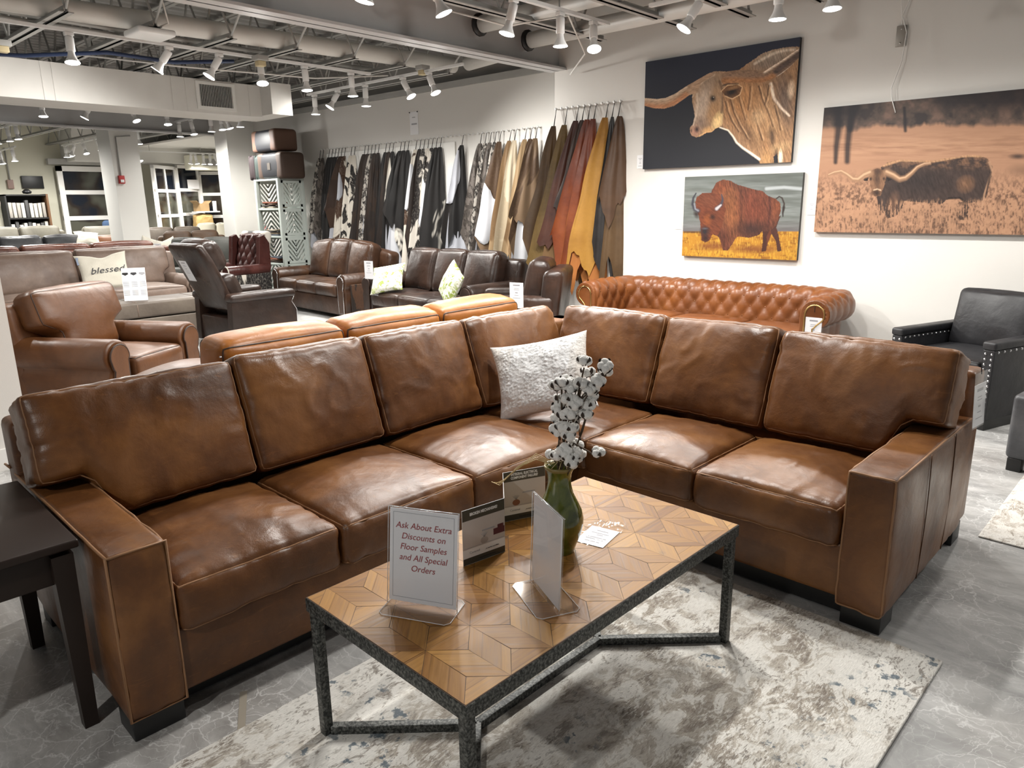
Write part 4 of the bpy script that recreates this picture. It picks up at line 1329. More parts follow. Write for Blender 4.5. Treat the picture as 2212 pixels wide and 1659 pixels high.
HM['L_mustard'] = leather('hide_mustard', (.22, .095, .014), (.34, .16, .022), (.45, .23, .04), .6, .15, .05, 1.4)
HM['L_charcoal'] = leather('hide_charcoal', (.012, .011, .011), (.024, .022, .022), (.04, .037, .036), .45, .2, .1, 1.4)
HM['L_choc'] = leather('hide_chocolate', (.042, .020, .010), (.072, .036, .018), (.10, .054, .028), .5, .2, .1, 1.4)
HM['L_orange_in'] = plain('hide_orange_inside', (.36, .13, .03), .85, var=.15)
HM['L_tan_in'] = plain('hide_tan_inside', (.20, .115, .05), .9, var=.15)

SA = R(220)      # the sheets hang side by side at this slant to the wall
Sx, Sy = math.cos(SA), math.sin(SA)
Nx, Ny = -Sy, Sx
if Ny > 0: Nx, Ny = -Nx, -Ny
def make_hide(pos, zpeg, label, group, front, inside, seed, W=.34, Lf=1.55, Lb=1.85, loop=.13, flap=None, pleats=2.2, right=.05, taper=.75):
    """one hide folded over its cord: a front and a rear sheet joined at the top, hair side out"""
    rnd = random.Random(seed)
    t = thing('cowhide', label, 'hide', pos, 0, group)
    z0 = zpeg - loop
    m = MB()
    nu, nv = 16, 34
    ph = rnd.uniform(0, 6.28)
    amp = rnd.uniform(.010, .017)
    def sheet(L, back, wmul):
        seed2 = seed * 1.37 + (5. if back else 0.)
        def fn(u, v):
            # irregular lower edge: points and notches
            e = noise.noise(Vector((u * 2.6 + seed2, seed2, 0))) * .22 + noise.noise(Vector((u * 7 + seed2, 3.1, 0))) * .10
            edge = 1 - .16 + e * .9 - (.28 * (u - .62) ** 2 * 2 if not back else .12 * (u - .4) ** 2)
            edge = max(.55, min(1.06, edge))
            z = z0 - v * L * edge
            w = (.10 + .90 * v ** taper) * W * wmul * (1 + .10 * noise.noise(Vector((v * 3 + seed2, 7.7, u))))
            rr = right * (.3 + .7 * v ** .6)
            s_ = -rr + (w + rr) * u
            fold = amp * (.3 + v) * math.sin(pleats * 2 * PI * u + ph + 1.6 * v) + .012 * noise.noise(Vector((u * 3, v * 3 + seed2, 2.)))
            fold *= min(1, v * 6)
            off = (.006 if not back else -.012) * min(1, v * 12) + .012 * math.sin(PI * min(1, v * 2)) * (1 if not back else -1) * .4
            n_ = fold * (.9 if not back else .7) + off
            return (Sx * s_ + Nx * n_, Sy * s_ + Ny * n_, z - pos[2])
        return fn
    def lay(fn, mi_front, mi_in, th=.004):
        """two faces of the sheet with thickness: viewer side and wall side"""
        m.grid(fn, nu, nv, mi_front)
        m.grid(lambda u, v: tuple(a - b for a, b in zip(fn(u, v), (Nx * th, Ny * th, 0))), nu, nv, mi_in)
    lay(sheet(Lf, False, 1.), 0, 1)
    lay(sheet(Lb, True, .92), 1, 0)
    if flap:
        # a corner of the hide folded over to show its underside
        f0, f1, fu = flap
        base = sheet(Lf, False, 1.)
        def fl(u, v):
            vv = f0 + (f1 - f0) * v
            uu = 1 - fu * u * math.sin(PI * min(1, .12 + .88 * v)) ** .8
            p = base(max(0, uu), vv)
            lift = .012 + .012 * math.sin(PI * u)
            return (p[0] + Nx * lift, p[1] + Ny * lift, p[2])
        m.grid(fl, 10, 16, 1)
    o = m.build('sheet', [front, inside], t)
    c = MB()
    zt = zpeg - pos[2]
    c.tube([(-.002, .045, zt + .008), (-.006, .03, zt - .01), (-.004 + Sx * .01, .0, z0 - pos[2] - .02)], .0035, 5)
    c.tube([(.002, .045, zt + .008), (.004, .02, zt - .01), (.002 + Sx * .03, .0, z0 - pos[2] - .03)], .0035, 5)
    c.build('hanging_loop', MT['cord'], t)
    return t
peg_mb = MB().tube([(0, .0, 0), (0, -.035, .004)], .006, 8).lathe([(.0, 0), (.013, .001), (.014, .006), (.0, .008)], 10, M=T(0, -.034, .004) @ RX(PI / 2))
def peg_mat():
    s = NT('clear_peg')
    s.set(s.b.inputs['Base Color'], (.9, .9, .88, 1)); s.b.inputs['Roughness'].default_value = .15
    return s.mat
PEG0 = None
def peg(x, y, z, label, group):
    global PEG0
    if PEG0 is None:
        o = PEG0 = peg_mb.build('wall_peg', peg_mat())
    else:
        o = PEG0.copy(); COL.objects.link(o)
    o.location = (x, y, z)
    tag(o, label, 'peg', group)
# far row: pixel columns of the pegs turned into places along the wall
ZF, YF_ = 2.40, 7.175
FARX = [-10.73 + (-6.05 + 10.73) * i / 54 for i in range(55)]
for x in FARX:
    peg(x, 7.2, ZF, 'small clear peg in the long row above the far hides', 'pegs of the far hide row')
far = [  # peg index, coat, inside, width, front length, rear length, words, flap
 (0, 'salt', 'suede', .30, 1.35, 1.75, 'black and white speckled', None), (1, 'greybr', 'suede', .25, 1.5, 1.8, 'grey brindle', None),
 (3, 'black', 'suede_w', .27, 1.75, 1.8, 'plain black', None), (4, 'blackw', 'suede', .30, 1.9, 1.8, 'black with large white belly', None),
 (5, 'black', 'suede_w', .28, 1.5, 1.9, 'glossy black', None), (6, 'blackw', 'suede', .28, 1.6, 1.85, 'black and white patched', None),
 (7, 'brown', 'suede', .36, 1.2, 1.85, 'short chocolate brown', None), (8, 'brownw', 'suede', .30, 1.85, 1.8, 'brown and white patched', (.18, .48, .45)),
 (10, 'bw', 'suede', .32, 1.9, 1.8, 'black and white leopard-spotted', None), (11, 'bw', 'suede_w', .28, 1.85, 1.9, 'densely spotted black and white', None),
 (14, 'dkbrown', 'suede', .34, 1.65, 1.85, 'very dark brown', None), (15, 'dkbrown', 'suede', .30, 1.8, 1.8, 'dark brown', None),
 (16, 'salt', 'suede', .30, 1.6, 1.75, 'dark hide with speckled tip', None), (17, 'dkbrown', 'suede_w', .30, 1.75, 1.85, 'brown-black', None),
 (18, 'dkbrown', 'suede', .28, 1.9, 1.8, 'long dark brown', None), (20, 'black', 'suede_w', .28, 1.7, 1.8, 'black', None), (21, 'dkbrown', 'suede', .30, 1.85, 1.7, 'brown-tinged black', None),
 (22, 'blackw', 'suede', .28, 1.75, 1.85, 'black with white edge', None), (24, 'black', 'suede', .32, 1.1, 1.9, 'short black hide over pale suede', None),
 (25, 'black', 'suede_w', .32, 1.15, 1.85, 'short deep black', None), (26, 'blackw', 'suede', .28, 1.7, 1.8, 'black-backed', None),
 (28, 'brownw', 'suede_w', .30, 1.75, 1.85, 'white with brown lower end', (.12, .52, .55)), (29, 'dkbrown', 'suede', .28, 1.65, 1.85, 'narrow dark brown', None),
 (30, 'bw2', 'suede', .30, 1.85, 1.85, 'white with brown-black saddle patches', None), (31, 'bw2', 'suede', .28, 1.8, 1.9, 'black and white piebald', None),
 (32, 'bw2', 'suede_w', .30, 1.75, 1.9, 'large-patched black and white', (.3, .75, .35)), (33, 'black', 'suede', .30, 1.6, 1.9, 'black one over grey suede', None), (34, 'blackw', 'suede', .34, 1.75, 1.95, 'rightmost black with white speckled belly', None),
 (39, 'black', 'suede', .34, 1.45, 1.85, 'lone black hide with a folded grey flap', (.05, .62, .62)),
 (43, 'greybr', 'suede', .30, 1.45, 1.9, 'dark grey brindle', None), (44, 'salt', 'suede', .28, 1.7, 1.85, 'shaggy grey and black', None), (45, 'greybr', 'suede', .30, 1.75, 1.9, 'charcoal brindle', None),
 (46, 'salt', 'suede', .26, 1.5, 1.9, 'mottled black', None), (47, 'tanbr', 'suede_w', .36, 1.5, 1.95, 'brown to tan hide with a pale flap', (.42, .98, .7)),
 (49, 'tan', 'suede_w', .34, 1.9, 1.8, 'tan', None), (50, 'palo', 'suede_w', .32, 1.95, 1.8, 'pale cream', None), (52, 'tan', 'suede_w', .32, 1.75, 1.9, 'golden tan', None), (53, 'tanbr', 'suede_w', .30, 1.6, 1.9, 'brown and tan', None),
 (54, 'tanbr', 'suede_w', .36, 1.25, 1.95, 'short brown hide over long white suede', None)]
for k, (i, c, ins, w, lf, lb, words, flap) in enumerate(far):
    make_hide((FARX[i], 7.128, .25), ZF, '%s cowhide, %s from left on the far pegs' % (words, ORD[k]), 'cowhides on the far row of pegs', HM[c], HM[ins], 3.7 * k + 1.3, w, lf * 1.08, lb * 1.08, flap=flap)
# near row
ZN = 2.475
NEARX = [-5.205 + (-4.375 + 5.205) * i / 11 for i in range(12)]
for x in NEARX:
    peg(x, 6.5, ZN, 'small clear peg in the short row above the leather hides', 'pegs of the near hide row')
near = [(0, 'L_umber', 'L_tan_in', .36, 1.75, 1.9, 'umber brown', None), (2, 'L_olive', 'L_tan_in', .42, 1.95, 2.0, 'long olive brown', None), (4, 'L_wine', 'L_tan_in', .42, 1.55, 1.95, 'wine brown', None),
        (5, 'L_dark', 'L_tan_in', .30, 1.3, 1.9, 'dark brown', None), (6, 'L_red', 'L_orange_in', .40, 1.85, 2.0, 'burnt red', None), (7, 'L_red', 'L_orange_in', .42, 1.95, 2.05, 'long orange red', None),
        (9, 'L_mustard', 'L_orange_in', .44, 1.75, 1.95, 'mustard yellow', None), (10, 'L_charcoal', 'L_charcoal', .20, 1.7, 1.9, 'slate black', None), (11, 'L_choc', 'L_umber', .20, 1.15, 1.95, 'chocolate brown short-cut', None)]
for k, (i, c, ins, w, lf, lb, words, flap) in enumerate(near):
    make_hide((NEARX[i], 6.445, .25), ZN, '%s leather hide, %s from left on the near pegs' % (words, ORD[k]), 'leather hides on the near row of pegs', HM[c], HM[ins], 5.3 * k + 2.1, w, lf, lb, loop=.17 if i < 3 else .14, right=.035 if k < 8 else .10, taper=.85)
t = thing('paper_notice', 'white paper notice pinned high on wall above the far hides', 'notice', (-8.40, 7.198, 2.62))
MB().box(-.09, .09, -.003, 0, -.14, .17).build('sheet', MT['paper'], t)
m = MB()
m.box(-.035, .03, -.0045, -.003, .09, .10).box(-.055, .06, -.0045, -.003, -.005, .015)
m.build('printed_lines', MT['ink_grey'], t)
for sx in (-.085, .085):
    MB().lathe([(0, 0), (.009, .002), (.007, .012), (0, .014)], 8, M=T(sx, -.003, .165) @ RX(PI / 2)).build('pin', MT['black'], t)

# ---------------------------------------------------------------- coffee table and what stands on it
def wood_parquet():
    s = NT('reclaimed_parquet')
    uv = s.n('UVMap').outputs[0]
    at = s.n('Attribute'); at.attribute_name = 'tone'
    mp = s.n('Mapping'); s.set(mp.inputs['Vector'], uv); mp.inputs['Scale'].default_value = (2.2, 34, 1)
    g = s.noise(mp.outputs[0], 3., 6, .6, .5)
    mp2 = s.n('Mapping'); s.set(mp2.inputs['Vector'], uv); mp2.inputs['Scale'].default_value = (.2, 24, 1)
    strip = s.n('TexWhiteNoise', noise_dimensions='1D')
    sp = s.n('SeparateXYZ'); s.set(sp.inputs[0], uv)
    fl = s.math('FLOOR', s.math('MULTIPLY', sp.outputs[1], 21.))
    s.set(strip.inputs['W'], fl)
    col = s.ramp(g, [(.28, (.10, .038, .010)), (.45, (.27, .120, .030)), (.6, (.40, .20, .055)), (.78, (.50, .285, .09))])
    col = s.mix(.45, col, s.ramp(strip.outputs[0], [(0., (.15, .06, .015)), (.5, (.36, .175, .045)), (1., (.55, .32, .10))]))
    col = s.mix(.35, col, s.ramp(at.outputs['Fac'], [(0., (.15, .06, .016)), (1., (.52, .30, .09))]))
    fr = s.math('FRACT', s.math('MULTIPLY', sp.outputs[1], 21.))
    ln = s.ramp(fr, [(0., 1.), (.05, .5), (.10, 0.)])
    col = s.mix(s.math('MULTIPLY', ln, .55), col, (.10, .045, .02))
    kn = s.voro(uv, 8., rnd=1.)
    kg = s.noise(uv, 5., 1)
    col = s.mix(s.math('MULTIPLY', s.ramp(kn, [(.05, .85), (.16, 0.)]), s.ramp(kg, [(.58, 0.), (.63, 1.)])), col, (.07, .045, .03))
    col = s.mix(1., col, (.86, .80, .60), 'MULTIPLY')
    return s.fin(col, s.ramp(g, [(.3, .38), (.7, .52)]), 0., s.bump(s.math('SUBTRACT', g, ln), .10, .002), .25)
def speckled_iron():
    s = NT('hammered_iron')
    co = s.coords('Object')
    n = s.noise(co, 130., 3, .6)
    col = s.ramp(n, [(.40, (.018, .020, .019)), (.52, (.075, .078, .072)), (.66, (.17, .172, .16))])
    return s.fin(col, .48, .35, s.bump(n, .5, .002), .5)
MT['iron'] = speckled_iron()
TC = gw(-1.348, 1.5)
RUGZ = .012
TH = .450
tb = thing('coffee_table', 'rectangular coffee table with wooden parquet top and dark metal frame', 'table', (TC[0], TC[1], RUGZ), GA)
hx, hy = .330, .617
zt = TH - RUGZ
def clip(poly, axis, lim, sign):
    out = []
    for i in range(len(poly)):
        p, q = poly[i - 1], poly[i]
        dp, dq = sign * (lim - p[axis]), sign * (lim - q[axis])
        if dp >= 0 and dq >= 0: out.append(q)
        elif dp >= 0 > dq or dq >= 0 > dp:
            k = dp / (dp - dq)
            x = (p[0] + (q[0] - p[0]) * k, p[1] + (q[1] - p[1]) * k)
            if dp >= 0: out.append(x)
            else: out += [x, q]
    return out
cells = []
a_, d_ = .1465, .07327
for j in range(-3, 4):
    uj = .108 + (a_ + d_) * j
    for k in range(-8, 9):
        vk = -.546 + a_ * k + (d_ if j % 2 else 0) + .2 * 0
        N = (uj, vk)
        def P(du, dv): return (uj + du, vk + dv)
        cells.append(([P(0, 0), P(a_, 0), P(a_ + d_, d_), P(d_, d_)], 45))
        cells.append(([P(0, 0), P(d_, -d_), P(a_ + d_, -d_), P(a_, 0)], -45))
        cells.append(([P(0, 0), P(d_, d_), P(0, a_)], 90))
        cells.append(([P(0, 0), P(0, a_), P(-d_, d_)], 90))
rnd = random.Random(4)
vs, fs, uvs, tones = [], [], [], []
for poly, ang in cells:
    for ax, lim, sg in ((0, hx - .004, 1), (0, -hx + .004, -1), (1, hy - .004, 1), (1, -hy + .004, -1)):
        poly = clip(poly, ax, lim, sg)
        if len(poly) < 3: break
    if len(poly) < 3: continue
    cx = sum(p[0] for p in poly) / len(poly); cy = sum(p[1] for p in poly) / len(poly)
    area = abs(sum(poly[i - 1][0] * poly[i][1] - poly[i][0] * poly[i - 1][1] for i in range(len(poly)))) / 2
    if area < 1e-5: continue
    ang = R(ang)
    ox, oy = rnd.uniform(0, 40), rnd.uniform(0, 40)
    tn = rnd.random()
    o = len(vs)
    for p in poly:
        dx, dy = p[0] - cx, p[1] - cy
        l = math.hypot(dx, dy)
        k = max(0, 1 - .0011 / max(l, 1e-4))
        vs.append((cx + dx * k, cy + dy * k, zt))
        uvs.append((p[0] * math.cos(ang) + p[1] * math.sin(ang) + ox, -p[0] * math.sin(ang) + p[1] * math.cos(ang) + oy))
        tones.append(tn)
    fs.append(tuple(range(o, len(vs))))
me = bpy.data.meshes.new('wooden_top')
me.from_pydata(vs, [], fs)
me.materials.append(wood_parquet())
me.materials.append(plain('parquet_gap', (.05, .025, .012), .7))
uvl = me.uv_layers.new(name='UVMap')
for l in me.loops:
    uvl.data[l.index].uv = uvs[l.vertex_index]
at = me.attributes.new('tone', 'FLOAT', 'POINT')
at.data.foreach_set('value', tones)
bm = bmesh.new(); bm.from_mesh(me)
bmesh.ops.recalc_face_normals(bm, faces=bm.faces)
for f in bm.faces:
    if f.normal.z < 0: f.normal_flip()
bx = [bm.verts.new(p) for p in ((-hx + .002, -hy + .002, zt - .0008), (hx - .002, -hy + .002, zt - .0008), (hx - .002, hy - .002, zt - .0008), (-hx + .002, hy - .002, zt - .0008))]
lo = [bm.verts.new((v.co.x, v.co.y, zt - .022)) for v in bx]
f = bm.faces.new(bx); f.material_index = 1
for i in range(4):
    f = bm.faces.new((bx[i], lo[i], lo[(i + 1) % 4], bx[(i + 1) % 4])); f.material_index = 1
f = bm.faces.new(lo[::-1]); f.material_index = 1
bm.to_mesh(me); bm.free()
top = bpy.data.objects.new('wooden_top', me); COL.objects.link(top); top.parent = tb
m = MB()
m.bbox(-hx, hx, -hy, -hy + .03, zt - .042, zt - .002, .002).bbox(-hx, hx, hy - .03, hy, zt - .042, zt - .002, .002)
m.bbox(-hx, -hx + .03, -hy + .03, hy - .03, zt - .042, zt - .002, .002).bbox(hx - .03, hx, -hy + .03, hy - .03, zt - .042, zt - .002, .002)
m.build('frame', MT['iron'], tb)
lg = .022
for sx in (-1, 1):
    for sy in (-1, 1):
        x, y = sx * (hx - .020), sy * (hy - .020)
        MB().bbox(x - lg / 2 - .003, x + lg / 2 + .003, y - lg / 2 - .003, y + lg / 2 + .003, 0, zt - .042, .002).build('leg', MT['iron'], tb)
# floor braces: a V from the legs of each end to a bar along the middle
m = MB()
yc = hy - .33
for sy in (-1, 1):
    for sx in (-1, 1):
        A = Vector((sx * (hx - .03), sy * (hy - .03), 0)); B = Vector((0, sy * yc, 0))
        d = B - A; L = d.length; an = math.atan2(d.y, d.x)
        MB().bbox(0, L, -.0125, .0125, 0, .026, .002, M=T(A.x, A.y, 0) @ RZ(an)).build('brace', MT['iron'], tb)
MB().bbox(-.0125, .0125, -yc, yc, .0, .026, .002).build('floor_bar', MT['iron'], tb)

def tw(u, v, z=TH):
    """room position from table coordinates"""
    return gw(-1.348 + u, 1.5 + v, z)
def text_mesh(txt, size, shear=0., align='CENTER', spacing=1., line=1.0, bold=0.):
    c = bpy.data.curves.new('lettering', 'FONT')
    c.body = txt; c.size = size; c.shear = shear; c.align_x = align; c.align_y = 'CENTER'
    c.space_character = spacing; c.space_line = line; c.offset = bold; c.extrude = .0003; c.resolution_u = 3
    o = bpy.data.objects.new('lettering', c)
    COL.objects.link(o)
    dg = bpy.context.evaluated_depsgraph_get()
    me = bpy.data.meshes.new_from_object(o.evaluated_get(dg))
    bpy.data.objects.remove(o); bpy.data.curves.remove(c)
    return me
def put_text(parent, txt, size, mat, M, name='lettering', **kw):
    me = text_mesh(txt, size, **kw)
    me.name = name
    me.materials.clear(); me.materials.append(mat)
    me.transform(M)
    o = bpy.data.objects.new(name, me); COL.objects.link(o); o.parent = parent
    return o
FACE = RX(PI / 2)      # text in x-y stood up to face -y
# upright sign holder with the discount sheet
def sign_holder(label, u, v, rz, w=.156, h=.225, txt=None, lean=8, front=1):
    t = thing('sign_holder', label, 'sign', tw(u, v, TH + .001), rz)
    M = T(0, -.0, .002) @ RX(R(-lean))
    MB().box(-w / 2 + .004, w / 2 - .004, -.0006, .0006, .008, h - .004, M=M).build('sheet', MT['paper'], t)
    m = MB()
    m.bbox(-w / 2, w / 2, -.0045, -.0022, 0, h, .001, M=M, n=1).bbox(-w / 2, w / 2, .0022, .0045, 0, h, .001, M=M, n=1)
    m.bbox(-w / 2, w / 2, -.0045, .0045, h - .002, h + .001, .001, M=M, n=1)
    pts = [(-w / 2, -.05), (-w / 2 + .012, -.062), (w / 2 - .012, -.062), (w / 2, -.05), (w / 2, .05), (w / 2 - .012, .062), (-w / 2 + .012, .062), (-w / 2, .05)]
    m.add([(x, y, 0) for x, y in pts] + [(x, y, .0028) for x, y in pts], [tuple(range(8))[::-1], tuple(range(8, 16))] + [(i, (i + 1) % 8, 8 + (i + 1) % 8, 8 + i) for i in range(8)], 0, False)
    m.build('acrylic_stand', MT['acrylic'], t)
    e = MB()
    e.tube([(x, y, .0014) for x, y in pts], .0010, 4, closed=True)
    for sx in (-1, 1):
        e.tube([M @ Vector((sx * w / 2, -.004, 0)), M @ Vector((sx * w / 2, -.004, h))], .0009, 4)
    e.tube([M @ Vector((-w / 2, 0, h)), M @ Vector((w / 2, 0, h))], .0012, 4)
    e.build('polished_edge', plain('acrylic_edge', (.75, .76, .78), .15), t)
    if txt:
        b = MB()
        for z_, x0, x1 in ((h - .014, -w / 2 + .014, w / 2 - .014), (.02, -w / 2 + .014, w / 2 - .014)):
            b.box(x0, x1, -.0011, -.0007, z_ - .0005, z_ + .0005, M=M)
        for x_ in (-w / 2 + .014, w / 2 - .014):
            b.box(x_ - .0005, x_ + .0005, -.0011, -.0007, .02, h - .014, M=M)
        b.build('border_line', MT['ink_grey'], t)
        put_text(t, txt, .0238, MT['ink_red'], M @ T(0, -.0012, h * .60) @ FACE, shear=.22, line=1.22)
    return t
sign_holder('upright clear sign holder with red lettering on the coffee table', -.047, -.430, GA + R(26.), txt='Ask About Extra\nDiscounts on\nFloor Samples\nand All Special\nOrders', w=.204, h=.268)
s2 = sign_holder('clear sign holder turned edge-on beside the green vase', .160, -.167, GA + R(-25), w=.196, h=.270, lean=2)
# zigzag brochure
bro = thing('brochure', 'folded zigzag brochure about broken mechanisms and electrical component failure', 'brochure', tw(-.13, -.03), GA)
olive = plain('brochure_olive', (.055, .050, .036), .5)
bpale = plain('brochure_photo', (.52, .48, .45), .5, var=.15)
wht = plain('brochure_white', (.78, .78, .77), .5)
def panel_pts(): return None
BO = Vector((-.13, -.03))
def bro_panel(A, B, head, tail, body, vasecol):
    """one printed leaf between two table points, standing upright"""
    A = Vector(A) - BO; B = Vector(B) - BO
    d = (B - A); L = d.length; an = math.atan2(d.y, d.x)
    H = .178
    M = T(A.x, A.y, .0) @ RZ(an)
    p = MB().box(0, L, -.0005, .0005, 0, H, M=M).build('leaf', wht, bro)
    MB().box(.0008, L - .0008, -.0011, -.0006, H - .036, H - .001, M=M).build('header_band', olive, p)
    MB().box(.0008, L - .0008, -.0011, -.0006, .001, .022, M=M).build('footer_band', olive, p)
    m = MB().box(.0008, L - .0008, -.0009, -.0006, .022, .05, M=M); m.build('caption_band', wht, p)
    ph = MB().box(.0008, L - .0008, -.0010, -.0006, .05, H - .036, M=M).build('photo', bpale, p)
    m = MB()
    cx = L * vasecol
    pts = [(cx + .014 * math.cos(2 * PI * i / 14), .064 + .011 * math.sin(2 * PI * i / 14)) for i in range(14)]
    m.prism(pts, -.0016, -.0011, M=M)
    m.build('printed_vase', plain('printed_terracotta', (.22, .09, .05), .5) if vasecol < .35 else plain('printed_stone', (.34, .30, .27), .5), ph)
    m = MB()
    for i in range(5):
        a = R(60 + i * 16)
        m.tube([M @ Vector((cx, -.0014, .074)), M @ Vector((cx + .022 * math.cos(a), -.0014, .074 + .016 * math.sin(a)))], .0006, 4)
    m.box(0.004, L - .004, -.0014, -.0011, .053, .0545, M=M)
    m.box(L * .45, L * .75, -.0014, -.0011, .094, .099, M=M)
    m.build('printed_twigs', MT['ink_grey'], ph)
    if vasecol > .35:
        MB().box(L * .72, L - .002, -.0015, -.0011, .07, .09, M=M).box(L * .82, L - .006, -.0015, -.0011, .09, .1, M=M).build('printed_chair', plain('printed_wine', (.09, .02, .03), .5), ph)
    put_text(p, head, .0128, wht, M @ T(L * .5, -.0013, H - .0185) @ FACE @ S3(.74, 1, 1), bold=.0004, line=1.0)
    put_text(p, 'Covered', .0105, MT['ink_grey'], M @ T(L * .27, -.0013, .037) @ FACE)
    put_text(p, '...no worries, no problem.', .0062, MT['ink'], M @ T(L * .68, -.0013, .034) @ FACE @ S3(.8, 1, 1), shear=.3)
    put_text(p, 'Enjoy your new furniture.', .0068, MT['ink'], M @ T(L * .56, -.0013, .012) @ FACE @ S3(.9, 1, 1), shear=.2)
bro_panel((-.135, -.202), (-.112, -.048), 'BROKEN MECHANISMS?', '', '', .5)
bro_panel((-.265, .100), (-.205, .245), 'INTEGRAL ELECTRICAL\nCOMPONENT FAILURE?', '', '', .3)
A = Vector((-.265, .100)) - BO; B = Vector((-.112, -.048)) - BO
d = B - A
MB().box(0, d.length, -.0005, .0005, 0, .178, M=T(A.x, A.y, 0) @ RZ(math.atan2(d.y, d.x))).build('back_leaf', wht, bro)
# green vase
def vase_mat():
    s = NT('green_glaze')
    co = s.coords('Object')
    n = s.noise(co, 9., 5, .6, 1.5)
    col = s.ramp(n, [(.3, (.045, .060, .008)), (.5, (.085, .105, .013)), (.7, (.15, .17, .03))])
    s.fin(col, .14, 0., None, .6)
    s.b.inputs['Coat Weight'].default_value = .5
    s.b.inputs['Coat Roughness'].default_value = .05
    return s.mat
VU, VV = .006, .073
vz = thing('vase', 'tall green glazed vase holding cotton stems on the coffee table', 'vase', tw(VU, VV), GA)
vp = [(r * .93, z * .887) for r, z in [(.0, .0), (.048, .0), (.050, .006), (.058, .03), (.071, .065), (.079, .10), (.080, .125), (.074, .155), (.060, .185), (.046, .215), (.039, .245), (.037, .265), (.039, .285), (.045, .303), (.050, .312), (.049, .316), (.044, .313), (.036, .295), (.033, .265), (.035, .245), (.05, .19), (.05, .15)]]
VS = 1.0
MB().lathe(vp, 40, cap=False).build('body', vase_mat(), vz)
MB().lathe([(.0423, .268), (.0475, .2765), (.046, .2825), (.041, .2785)], 40, cap=False).build('rim', plain('bronze_rim', (.22, .17, .06), .25), vz)
raf = plain('raffia', (.55, .43, .22), .7)
m = MB()
for k in range(5):
    a = R(200 + 30 * k)
    m.tube([(.045 * math.cos(a + .3), .045 * math.sin(a + .3), .283), (.02, .0, .298 + .01 * k), (.05 * math.cos(a + 3), .05 * math.sin(a + 3), .284)], .0012, 4)
for k in range(4):
    dz = .006 * k
    m.tube([(-.04, -.01 + .006 * k, .281), (-.075, -.02, .287 + dz), (-.11, -.045 - .01 * k, .265), (-.15, -.07 - .012 * k, .227 - dz), (-.175 - .01 * k, -.085, .20)], .0012, 4)
m.tube([(-.02, .03, .275), (-.03, .03, .325)], .001, 4).tube([(-.03, .02, .275), (-.045, .03, .31)], .001, 4)
tag(m.build('raffia_strands', raf), 'loose strands of raffia spilling from the neck of the green vase', 'raffia').location = tw(VU, VV)
cot = plain('cotton', (.90, .885, .85), .95, bump=.6, bs=140., var=.05)
husk = plain('cotton_husk', (.035, .022, .016), .8)
stemm = plain('dry_stem', (.075, .048, .028), .8)
def boll(mb_c, mb_h, c, r, axis, seed):
    rr = random.Random(seed)
    q = Vector(axis).normalized().to_track_quat('Z', 'Y').to_matrix().to_4x4()
    for k in range(4):
        a = 2 * PI * k / 4 + rr.uniform(-.2, .2)
        o = Vector((.52 * r * math.cos(a), .52 * r * math.sin(a), rr.uniform(-.1, .2) * r))
        rad = r * rr.uniform(.60, .74)
        def fn(u, v, o=o, rad=rad, k=k):
            th, ph = 2 * PI * u, PI * v
            d = Vector((math.sin(ph) * math.cos(th), math.sin(ph) * math.sin(th), math.cos(ph)))
            n_ = 1 + .13 * noise.noise(d * 2.2 + Vector((seed, k, 0))) + .05 * noise.noise(d * 7 + Vector((seed, k, 0)))
            return Vector(c) + (q @ (o + d * rad * n_))
        mb_c.grid(fn, 14, 9, closed_u=True)
    for k in range(4):
        a = 2 * PI * (k + .5) / 4 + rr.uniform(-.2, .2)
        bs = []
        for i in range(6):
            e = i / 5
            rad = r * (.15 + 1.05 * math.sin(e * PI * .62))
            zz = -r * .75 + e * r * 1.35
            wd = .30 * r * math.sin(PI * (e * .92 + .06))
            for s_ in (-1, 1):
                p = Vector((rad * math.cos(a) - s_ * wd * math.sin(a), rad * math.sin(a) + s_ * wd * math.cos(a), zz))
                bs.append(Vector(c) + (q @ p))
        fs_ = [(2 * i, 2 * i + 1, 2 * i + 3, 2 * i + 2) for i in range(5)]
        inn = [p + (Vector(c) - p) * .06 for p in bs]
        mb_h.add(bs + inn, fs_ + [tuple(12 + x for x in f[::-1]) for f in fs_], 0, True)
# stems: bolls given as (right, up, toward-camera) offsets from the vase mouth in metres
VB = Vector(tw(VU, VV, TH))
def vo(r, u, t): return CAMR * r + Vector((0, 0, u)) + TOW * t
stems = [
 ('tallest cotton stem leaning right with a double head of bolls', [(.062, .615, .0), (.12, .60, .02), (.125, .565, -.02), (.10, .545, .03), (.075, .56, -.03)]),
 ('cotton stem with bolls just below the tallest head', [(.050, .535, .03), (.075, .515, .03), (.04, .505, -.02), (.085, .50, .0)]),
 ('leftmost cotton stem with a small cluster at its top', [(-.005, .535, .02), (.012, .525, -.02), (-.018, .515, .0), (.02, .52, .02)]),
 ('middle cotton stem with bolls half way up', [(.01, .475, .03), (.032, .462, .04), (-.005, .455, -.02), (.02, .42, .03), (.0, .405, .02), (-.012, .425, .0)]),
 ('right cotton stem with two open bolls half way up', [(.072, .445, .02), (.085, .47, -.01), (.065, .41, .03), (.05, .42, -.03)]),
 ('cotton stem carrying the cluster above the vase neck', [(-.005, .36, .03), (-.018, .345, .01), (.018, .36, .04), (.025, .345, .0), (.012, .33, .04), (-.012, .375, -.02), (.035, .37, -.03)]),
 ('short cotton stem with bolls resting on the vase rim', [(.01, .245, .05), (.032, .255, .04), (-.02, .25, .04), (.045, .24, .02), (.022, .225, .06), (.04, .265, -.01), (-.03, .24, .02), (.0, .27, .05)]),
 ('drooping cotton stem with one boll out to the right of the vase', [(.102, .262, .05)])]
def U(u): return .324 + .749 * (u - .245)
